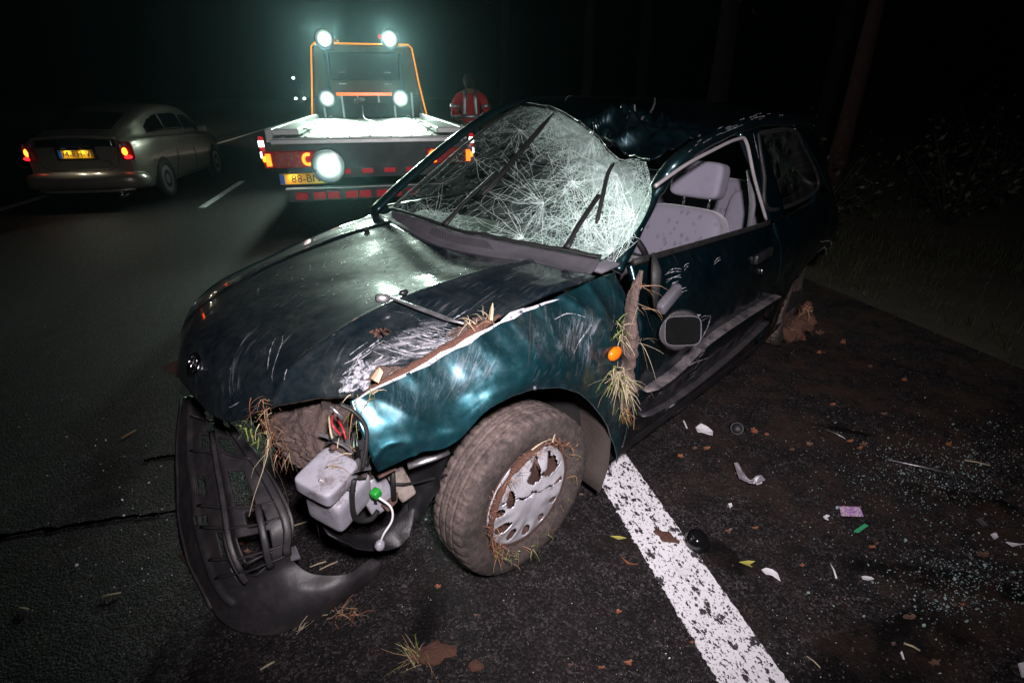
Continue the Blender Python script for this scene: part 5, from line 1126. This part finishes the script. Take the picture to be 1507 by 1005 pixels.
def plate(c, parent, txt, w_=.52, h_=.11, lamp=8):
    p = tp('number_plate', [(c, (w_, .012, h_))], 'plate_yellow', parent, .004)
    tp('plate_band', [((c[0]-w_/2+.026, c[1]-.0075, c[2]), (.046, .004, h_-.012))], 'plate_blue', p, 0)
    lettering('plate_lettering', txt, h_*1.02, (c[0]+.03, c[1]-.008, c[2]-.002), (R(90), 0, 0), p, MT['ink'])
    if lamp:
        for s in (-.12, .12):
            lh = tp('plate_lamp', [((c[0]+s, c[1]-.05, c[2]+h_/2+.03), (.05, .04, .015))], 'plastic', parent, .003)
            l = bpy.data.lights.new('plate_light', 'AREA'); l.energy = lamp*.12; l.size = .05; l.color = (1, .93, .75)
            lo = bpy.data.objects.new('plate_light', l); COL.objects.link(lo); lo.parent = parent; lo.location = (c[0]+s, c[1]-.05, c[2]+h_/2+.018); lo.rotation_euler = (R(-28), 0, 0)
    return p
plate((-.715, -.03, .605), truck, '88-BNL', .52, .11)

# details: head board bars, tie rings, tool boxes, cable, mud flaps, head lamps
for x in (-.85, -.5, -.2, .2, .5, .85): tp('head_board_bar', [((x, cabY-.10, 1.24), (.035, .03, .46))], 'truck_deck', bw=.004)
for x in (-.7, .7):
    for y in (.5, 1.9, 3.3, 4.6):
        m = MB(); m.tube([(x+.04*math.cos(t), y, 1.03+.04*math.sin(t)) for t in np.linspace(0, 2*math.pi, 17)], .008, 6, False); m.build('tie_ring', MT['steel'], truck)
m = MB(); m.tube(catmull(np.array([(-.12, cabY-.45, 1.25), (-.10, 4.2, 1.06), (.02, 3.2, 1.04), (.10, 2.4, 1.035)]), 20), .009, 6); m.build('winch_cable', MT['steel'], truck)
for s in (-1, 1):
    tp('tool_box', [((s*.86, 4.1, .72), (.36, .9, .36))], 'truck_dark', bw=.02); tp('mud_flap', [((s*.9, 2.02, .40), (.34, .015, .40))], 'rubber', bw=.004)
    tp('roof_beacon', [((s*.55, cabY+.6, 2.36), (.20, .16, .12))], 'orange', bw=.03); tp('cab_pillar_trim', [((s*.70, cabY-.02, 1.80), (.06, .02, .70))], 'truck_dark', bw=.005)
    hl = tp('head_lamp', [((s*.80, cabY+1.99, .80), (.30, .06, .18))], 'marker_white', bw=.02)
    l = bpy.data.lights.new('head_lamp_light', 'SPOT'); l.energy = 3000; l.color = (1, .86, .66); l.spot_size = R(75); l.spot_blend = .6; l.shadow_soft_size = .08
    lo = bpy.data.objects.new('head_lamp_light', l); COL.objects.link(lo); p = Vector((TX+s*.80, TY+cabY+2.08, .80)); lo.location = p; lo.rotation_euler = (Vector((-1.5, 30, 0))-p).to_track_quat('-Z', 'Y').to_euler()
for k in range(5): tp('warning_stripe', [((-.55+k*.24, .030, .66), (.12, .008, .05))], 'red_tape', bw=.002)

# ================================================================== silver liftback on the next lane
PS = .88
silver = empty('silver_car', (-3.80, 9.05, 0), R(87.8-90)); silver.scale = (PS*.88, PS, PS)
tag(silver, 'silver liftback car with lit tail lamps on the far traffic lane', 'car')
MT['silver'] = plain('silver_paint', (.30, .275, .23), .34, .45, .15, 5, .03, 40, Coat_Weight=1.0)
MT['black_glass'] = plain('black_glass', (.006, .006, .007), .08, 0, .1, 10, 0)
st = {  # y forward from the rear axle: half section from sill to roof centre
 -.90: [(.70, .33), (.76, .45), (.77, .62), (.74, .90), (.69, .985), (.62, 1.01), (.46, 1.03), (0, 1.045)],
 -.80: [(.74, .29), (.80, .44), (.82, .64), (.79, .92), (.71, 1.00), (.64, 1.035), (.48, 1.07), (0, 1.085)],
 -.55: [(.78, .26), (.84, .42), (.86, .66), (.83, .94), (.74, 1.02), (.67, 1.09), (.52, 1.16), (0, 1.18)],
 0: [(.79, .25), (.85, .42), (.87, .68), (.845, .95), (.76, 1.01), (.68, 1.20), (.56, 1.33), (0, 1.36)],
 .7: [(.79, .24), (.85, .42), (.87, .68), (.85, .94), (.75, .99), (.66, 1.28), (.54, 1.44), (0, 1.47)],
 1.35: [(.79, .24), (.85, .42), (.87, .66), (.85, .92), (.76, .97), (.66, 1.29), (.54, 1.46), (0, 1.49)],
 2.0: [(.79, .24), (.85, .42), (.87, .65), (.85, .90), (.77, .95), (.68, 1.22), (.56, 1.38), (0, 1.42)],
 2.6: [(.79, .24), (.85, .42), (.87, .63), (.84, .86), (.77, .92), (.71, .99), (.62, 1.05), (0, 1.09)],
 3.05: [(.78, .24), (.83, .40), (.84, .60), (.80, .80), (.74, .85), (.68, .88), (.58, .90), (0, .94)],
 3.45: [(.66, .25), (.70, .38), (.72, .55), (.68, .70), (.62, .73), (.56, .75), (.48, .77), (0, .80)],
 3.58: [(.50, .28), (.54, .38), (.56, .50), (.53, .62), (.48, .65), (.44, .67), (.38, .68), (0, .70)]}
ctrl = []
for y in sorted(st): h = st[y]; ctrl.append([(x, y, z) for x, z in h]+[(-x, y, z) for x, z in h[:-1][::-1]])
Sv = Surf(ctrl, 90, 70, None, False); body = Sv.build('body', MT['silver'], silver, t=0)
k = 70; base = list(range(k))
def capring(i, name, flip):
    V = [tuple(p) for p in Sv.g[i]]; c = np.mean(Sv.g[i], 0); V2 = [tuple(c+(np.array(p)-c)*.5) for p in V]
    F = [(j, j+1, k+j+1, k+j) for j in range(k-1)]+[tuple(range(k, 2*k))]+[(k-1, 0, k, 2*k-1)]
    return mk(name, V+V2, [f[::-1] for f in F] if flip else F, MT['silver'], silver)
capring(0, 'tailgate', False); capring(-1, 'nose_panel', True)
def sp(name, boxes, mat, parent=silver, bw=.01): return tp(name, boxes, mat, parent, bw)
m = MB(); m.tube(catmull(np.array([(-.80, -.72, .40), (-.77, -.93, .42), (-.5, -1.0, .44), (0, -1.02, .44), (.5, -1.0, .44), (.77, -.93, .42), (.80, -.72, .40)]), 30), .125, 14, True, 1.0); m.build('rear_bumper', MT['silver'], silver)
m = MB(); m.tube(catmull(np.array([(-.72, -.92, .29), (-.4, -1.02, .285), (.4, -1.02, .285), (.72, -.92, .29)]), 24), .055, 10, True, .5); m.build('bumper_lip', MT['silver'], silver)
m = MB(); m.tube(catmull(np.array([(-.62, -.90, 1.02), (-.3, -.945, 1.055), (.3, -.945, 1.055), (.62, -.90, 1.02)]), 24), .03, 8, True, .5); m.build('spoiler', MT['silver'], silver)
o = Surf([[(-.60, -.905, 1.0), (0, -.935, 1.03), (.60, -.905, 1.0)], [(-.60, -.915, .90), (0, -.945, .915), (.60, -.915, .90)]], 6, 14, None, False).build('lower_rear_glass', MT['black_glass'], silver, t=.006)
o = Surf([[(-.50, -.70, 1.135), (0, -.72, 1.155), (.50, -.70, 1.135)], [(-.50, -.1, 1.345), (0, -.1, 1.37), (.50, -.1, 1.345)]], 8, 12, None, False).build('rear_glass', MT['black_glass'], silver, t=.006)
for s in (-1, 1):
    tl = rslab('tail_lamp', (s*.725, -.875, .84), (.20, .12, .25), 0, MT['red_plastic'], silver, rz=s*R(28))
    blob('lit_lens', (s*.72, -.935, .835), (.05, .028, .06), MT['hot_red'], tl, .02, 1, 1, 3, 0)
    blob('lit_lens', (s*.735, -.925, .755), (.08, .03, .030), MT['red_lamp'], tl, .02, 1, 1, 3, 0)
    sp('clear_lens', [((s*.70, -.93, .935), (.14, .02, .05))], 'tank', tl)
    # side windows and seams
    # side glass grids sit just proud of the body section
    def sidept(y, t, off=.006):
        ys_ = sorted(st); sec = [np.array([np.interp(y, ys_, [st[q][i][0] for q in ys_]), np.interp(y, ys_, [st[q][i][1] for q in ys_])]) for i in (4, 5, 6)]
        p = sec[0]*(1-t*2)+sec[1]*t*2 if t < .5 else sec[1]*(2-2*t)+sec[2]*(2*t-1); return (s*(p[0]+off), y, p[1])
    def win(y0, y1, t0a, t0b, t1a, t1b): 
        c_ = [[sidept(y0+(y1-y0)*i/7, (t0a+(t0b-t0a)*i/7)*(1-j)+(t1a+(t1b-t1a)*i/7)*j, .012) for i in range(8)] for j in (1.0, .66, .33, 0.0)]
        if s < 0: c_ = [r[::-1] for r in c_]
        return Surf(c_, 10, 24, None, False).build('side_window', MT['black_glass'], silver, t=.004)
    win(-.05, .70, .10, .10, .35, .86); win(.76, 1.55, .10, .10, .86, .88); win(1.60, 2.35, .10, .12, .88, .45)
    sp('door_mirror', [((s*.96, 2.05, 1.0), (.18, .10, .13))], 'silver', silver, .03)
    for y in (0, 2.70):
        m = MB(); m.lathe([(0, .35), (.012, .345), (.013, .001)], (s*.862, y, .32), (s, 0, 0), 36); m.build('wheel_arch', MT['dark'], silver)
        m = MB(); m.lathe([(-.10, .20), (-.12, .27), (-.10, .31), (.06, .31), (.085, .28), (.08, .22)], (s*.80, y, .31), (s, 0, 0), 40, True); wv_ = m.build('wheel', MT['rubber'], silver)
        m = MB(); m.lathe([(.075, .225), (.085, .20), (.07, .12), (.08, .04), (.08, .001)], (s*.80, y, .31), (s, 0, 0), 40); m.build('wheel_cover', MT['steel'], wv_)
    sp('door_handle', [((s*.872, .95, .84), (.02, .16, .03))], 'silver', silver, .006); sp('door_handle', [((s*.872, 1.85, .82), (.02, .16, .03))], 'silver', silver, .006)
    sp('side_marker', [((s*.835, -.62, .56), (.012, .03, .02))], 'orange', silver, .003)
sp('plate_recess', [((0, -.945, .815), (.62, .02, .19))], 'ink', silver); plate((0, -.962, .81), silver, '94-RH-VB', .52, .12, 6)
sp('badge', [((.42, -.93, .70), (.14, .012, .018)), ((.47, -.93, .665), (.06, .012, .016))], 'chrome', silver, .002)
m = MB(); m.tube([(.52, -1.05, .215), (.52, -.7, .22)], .045, 14); m.build('exhaust_pipe', MT['chrome'], silver)

def seam(pts, r=.006, nm='panel_gap'): m = MB(); m.tube(catmull(np.array(pts), 24), r, 5); return m.build(nm, MT['ink'], silver)
seam([(-.62, -.915, .97), (-.60, -.925, .75), (-.50, -.945, .60), (0, -.955, .575), (.50, -.945, .60), (.60, -.925, .75), (.62, -.915, .97)])
for s in (-1, 1):
    seam([(s*.76, .72, .96), (s*.872, .72, .70), (s*.855, .60, .42), (s*.80, .55, .28)]); seam([(s*.77, 1.58, .95), (s*.872, 1.58, .68), (s*.855, 1.58, .42), (s*.795, 1.58, .26)]); seam([(s*.80, 2.42, .88), (s*.87, 2.40, .65), (s*.855, 2.36, .42), (s*.795, 2.30, .26)]); seam([(s*.80, -.74, .60), (s*.855, -.55, .585), (s*.865, -.36, .58)])
    seam([(s*.797, .40, .285), (s*.80, 1.3, .275), (s*.797, 2.3, .28)], .014, 'sill_trim')

# ================================================================== person in reflective jacket
MT['jacket'] = plain('red_hivis_jacket', (.78, .03, .035), .8, 0, .3, 14, .4, 60); MT['tape'] = plain('reflective_tape', (.95, .95, .97), .5, 1.0, .03, 40, 0)
MT['trousers'] = plain('dark_trousers', (.02, .02, .024), .9); MT['skin'] = plain('skin', (.32, .19, .14), .6, 0, .1, 20, .1); MT['hair'] = plain('dark_hair', (.022, .014, .010), .8, 0, .4, 40, .6, 150)
pp = empty('person', (1.66, 9.5, 0), R(-9.9)); tag(pp, 'person in red jacket with white reflective bands standing beside the truck', 'person')
def skin(name, nodes, edges, mat, parent, root=0, lv=2):
    me = bpy.data.meshes.new(name); me.from_pydata([n[:3] for n in nodes], edges, []); o = link(bpy.data.objects.new(name, me), parent)
    md = o.modifiers.new('skin', 'SKIN'); md.use_smooth_shade = True
    for i, n in enumerate(nodes): sv = me.skin_vertices[0].data[i]; sv.radius = (n[3], n[4] if len(n) > 4 else n[3]); sv.use_root = (i == root)
    s_ = o.modifiers.new('sub', 'SUBSURF'); s_.levels = lv; s_.render_levels = lv; me.materials.append(mat); return o
nodes = [(0, 0, .95, .15, .11), (0, 0, 1.15, .145, .11), (0, 0, 1.35, .17, .115), (0, 0, 1.46, .10, .08), (0, .01, 1.52, .055, .055), (0, .02, 1.60, .085, .095), (0, .02, 1.67, .075, .085),
         (-.20, 0, 1.40, .065), (-.27, -.02, 1.22, .055), (-.26, .10, 1.05, .045), (-.14, .20, 1.03, .038), (.20, 0, 1.40, .065), (.27, -.02, 1.22, .055), (.26, .10, 1.05, .045), (.14, .20, 1.03, .038),
         (-.10, 0, .86, .095), (-.12, .02, .50, .065), (-.13, 0, .12, .05), (-.13, .12, .05, .045), (.10, 0, .86, .095), (.12, .02, .50, .065), (.13, 0, .12, .05), (.13, .12, .05, .045)]
skin('body', nodes, [(0, 1), (1, 2), (2, 3), (3, 4), (4, 5), (5, 6), (3, 7), (7, 8), (8, 9), (9, 10), (3, 11), (11, 12), (12, 13), (13, 14), (0, 15), (15, 16), (16, 17), (17, 18), (0, 19), (19, 20), (20, 21), (21, 22)], MT['skin'], pp)
jn = [(0, 0, .92, .185, .145), (0, 0, 1.10, .175, .14), (0, 0, 1.30, .195, .145), (0, 0, 1.44, .13, .10), (0, .005, 1.50, .075, .075), (-.20, 0, 1.39, .085), (-.275, -.02, 1.22, .075), (-.265, .10, 1.06, .062), (.20, 0, 1.39, .085), (.275, -.02, 1.22, .075), (.265, .10, 1.06, .062)]
jk = skin('jacket', jn, [(0, 1), (1, 2), (2, 3), (3, 4), (3, 5), (5, 6), (6, 7), (3, 8), (8, 9), (9, 10)], MT['jacket'], pp)
tn = [(0, 0, .93, .16, .125), (-.10, 0, .84, .11), (-.12, .02, .50, .082), (-.13, 0, .12, .07), (.10, 0, .84, .11), (.12, .02, .50, .082), (.13, 0, .12, .07)]
skin('trousers', tn, [(0, 1), (1, 2), (2, 3), (0, 4), (4, 5), (5, 6)], MT['trousers'], pp)
for s in (-1, 1): rslab('boot', (s*.13, .06, .06), (.10, .27, .11), 0, MT['rubber'], pp)
blob('hair', (0, .005, 1.63), (.112, .122, .13), MT['hair'], pp, .05, 2, 1, 4, .05)
def band(path, w_, par): m = MB(); m.tube(path, w_, 8, False, .35); return m.build('reflective_band', MT['tape'], par)
def vband(x0, x1):
    V = []; F = []
    for i, z in enumerate(np.linspace(1.10, 1.47, 12)):
        x = x0+(x1-x0)*(i/11); yb = -.155-.012*math.sin(i/11*3.14)+.06*max(0, (z-1.36)/.11)**2
        V += [(x-.034, yb, z), (x+.034, yb, z)]
        if i: F.append((2*i-2, 2*i-1, 2*i+1, 2*i))
    return solid(mk('reflective_band', V, F, MT['tape'], jk), .004, 1)
vband(-.10, -.085); vband(.10, .085)
V = []; F = []
for i in range(40):
    t = 2*math.pi*i/40
    for z in (1.055, 1.115): V.append((.198*math.cos(t), .163*math.sin(t), z))
F = [(2*i, 2*((i+1) % 40), 2*((i+1) % 40)+1, 2*i+1) for i in range(40)]; solid(mk('reflective_band', V, F, MT['tape'], jk), .004, 1)
for s in (-1, 1):
    for a, b_ in (((-.005, .30), .085), ((.035, .62), .082), ):
        pass
    for (c0, c1, r) in ((( s*.262, -.015, 1.27), (s*.272, -.02, 1.215), .088), ((s*.272, .03, 1.15), (s*.268, .075, 1.10), .080)):
        m = MB(); m.lathe([(-.03, r), (.03, r*.97)], tuple((np.array(c0)+c1)/2), tuple(np.array(c1)-c0), 20); solid(m.build('reflective_band', MT['tape'], jk), .004, 1)

# ================================================================== trees behind the verge
def tree(name, label, x, y, h, r0, lean, seed, nleaf=900, bark='bark'):
    rs = np.random.RandomState(seed); e = empty(name, (x, y, min(1.2, max(0, (x-3.5))*.05)-.05)); tag(e, label, 'tree', None)
    path = [(lean[0]*t*h+.12*math.sin(t*5+seed)*t, lean[1]*t*h+.1*math.cos(t*4+seed)*t, t*h) for t in np.linspace(0, 1, 16)]
    m = MB(); m.tube(path, [r0*(1.25 if i == 0 else 1)*(1-.72*i/15) for i in range(16)], 14)
    m.v = [tuple(np.array(p)+.03*r0/.15*np.array([nz(*p, 6, seed), nz(*p, 6, seed+4), 0])) for p in m.v]
    tips = []
    for k in range(13):
        t = rs.uniform(.35, .98); b = np.array(path[int(t*15)]); a = rs.uniform(0, 6.28); L = h*rs.uniform(.12, .26)
        tip = b+[L*math.cos(a), L*math.sin(a), L*rs.uniform(.2, .8)]; m.tube([b, (b+tip)/2+[0, 0, .1], tip], [r0*.28, r0*.18, r0*.06], 6); tips += [(b+tip)/2, tip]
    m.build('trunk', MT[bark], e); V = []; F = []
    for k in range(nleaf):
        c = tips[rs.randint(len(tips))]+rs.normal(0, .45, 3); s_ = rs.uniform(.04, .10); a = rs.normal(0, 1, 3); a /= np.linalg.norm(a); b_ = np.cross(a, rs.normal(0, 1, 3)); b_ /= np.linalg.norm(b_); i = len(V)
        V += [c-a*s_, c+b_*s_*.5, c+a*s_, c-b_*s_*.5]; F.append((i, i+1, i+2, i+3))
    mk('crown', V, F, MT['leaf_dark'], e, False); return e
tree('leaning_tree', 'slender red-lit trunk leaning beside the rear of the wreck', 6.9, 6.75, 9.5, .13, (.012, .02), 3, 900, 'bark_red_lit')
tree('pine_tree', 'straight dark trunk standing above the wreck roof', 6.3, 9.2, 13, .20, (.0, .01), 5)
for i, (x, y, r, lab) in enumerate(((8.2, 16, .2, 'dim trunk deep in the dark wood behind the truck'), (5.6, 14, .16, 'dim trunk nearest the standing person'), (10.5, 11, .18, 'dim thick trunk between the straight trunk and the leaning trunk'), (11, 5.5, .17, 'dim trunk in the dark right of the leaning trunk'), (5.2, 22, .16, 'dim far trunk just right of the truck cab'))):
    tree('dark_tree', lab, x, y, 12, r, (0.01*(i-2), 0), 20+i, 700)
def bush(label, x, y, s, seed):
    rs = np.random.RandomState(seed); e = empty('bush', (x, y, min(1.2, max(0, (x-3.5))*.05)-.03)); tag(e, label, 'bush'); m = MB(); V = []; F = []
    for k in range(14):
        a = rs.uniform(0, 6.28); tip = np.array([s*math.cos(a)*.7, s*math.sin(a)*.7, s*rs.uniform(.5, 1.2)]); m.tube([(0, 0, 0), tip*.5+[0, 0, .05], tip], [.012, .008, .003], 5)
        for q in range(26):
            c = tip*rs.uniform(.3, 1.05)+rs.normal(0, .10*s, 3); w_ = rs.uniform(.02, .045); u_ = rs.normal(0, 1, 3); u_ /= np.linalg.norm(u_); b_ = np.cross(u_, rs.normal(0, 1, 3)); b_ /= np.linalg.norm(b_); i = len(V)
            V += [c-u_*w_, c+b_*w_*.5, c+u_*w_, c-b_*w_*.5]; F.append((i, i+1, i+2, i+3))
    m.build('stem', MT['bark'], e); mk('crown', V, F, MT['leaf_dark'], e, False)
for i, (x, y, s, lab) in enumerate(((4.6, 4.6, .8, 'low dark bush on the verge right of the wreck tail'), (6.0, 4.2, .9, 'dark bush farther out on the verge'), (5.4, 6.6, 1.0, 'dark bush at the foot of the leaning trunk'), (7.6, 4.9, 1.1, 'large dark bush deep on the verge'))): bush(lab, x, y, s, 40+i)

# ================================================================== damp night air lit by the lamps
m = MB(); m.box((0, 30, 5.2), (90, 110, 12.6)); hz = m.build('haze', None, None, False); tag(hz, kind='stuff')
hm = bpy.data.materials.new('damp_air'); hm.use_nodes = True; nt = hm.node_tree; nt.nodes.remove(nt.nodes['Principled BSDF'])
pv = nt.nodes.new('ShaderNodeVolumePrincipled'); pv.inputs['Color'].default_value = (.60, .95, 1, 1); pv.inputs['Density'].default_value = .0008; pv.inputs['Anisotropy'].default_value = .92
nt.links.new(pv.outputs[0], nt.nodes['Material Output'].inputs['Volume']); hz.data.materials.append(hm)
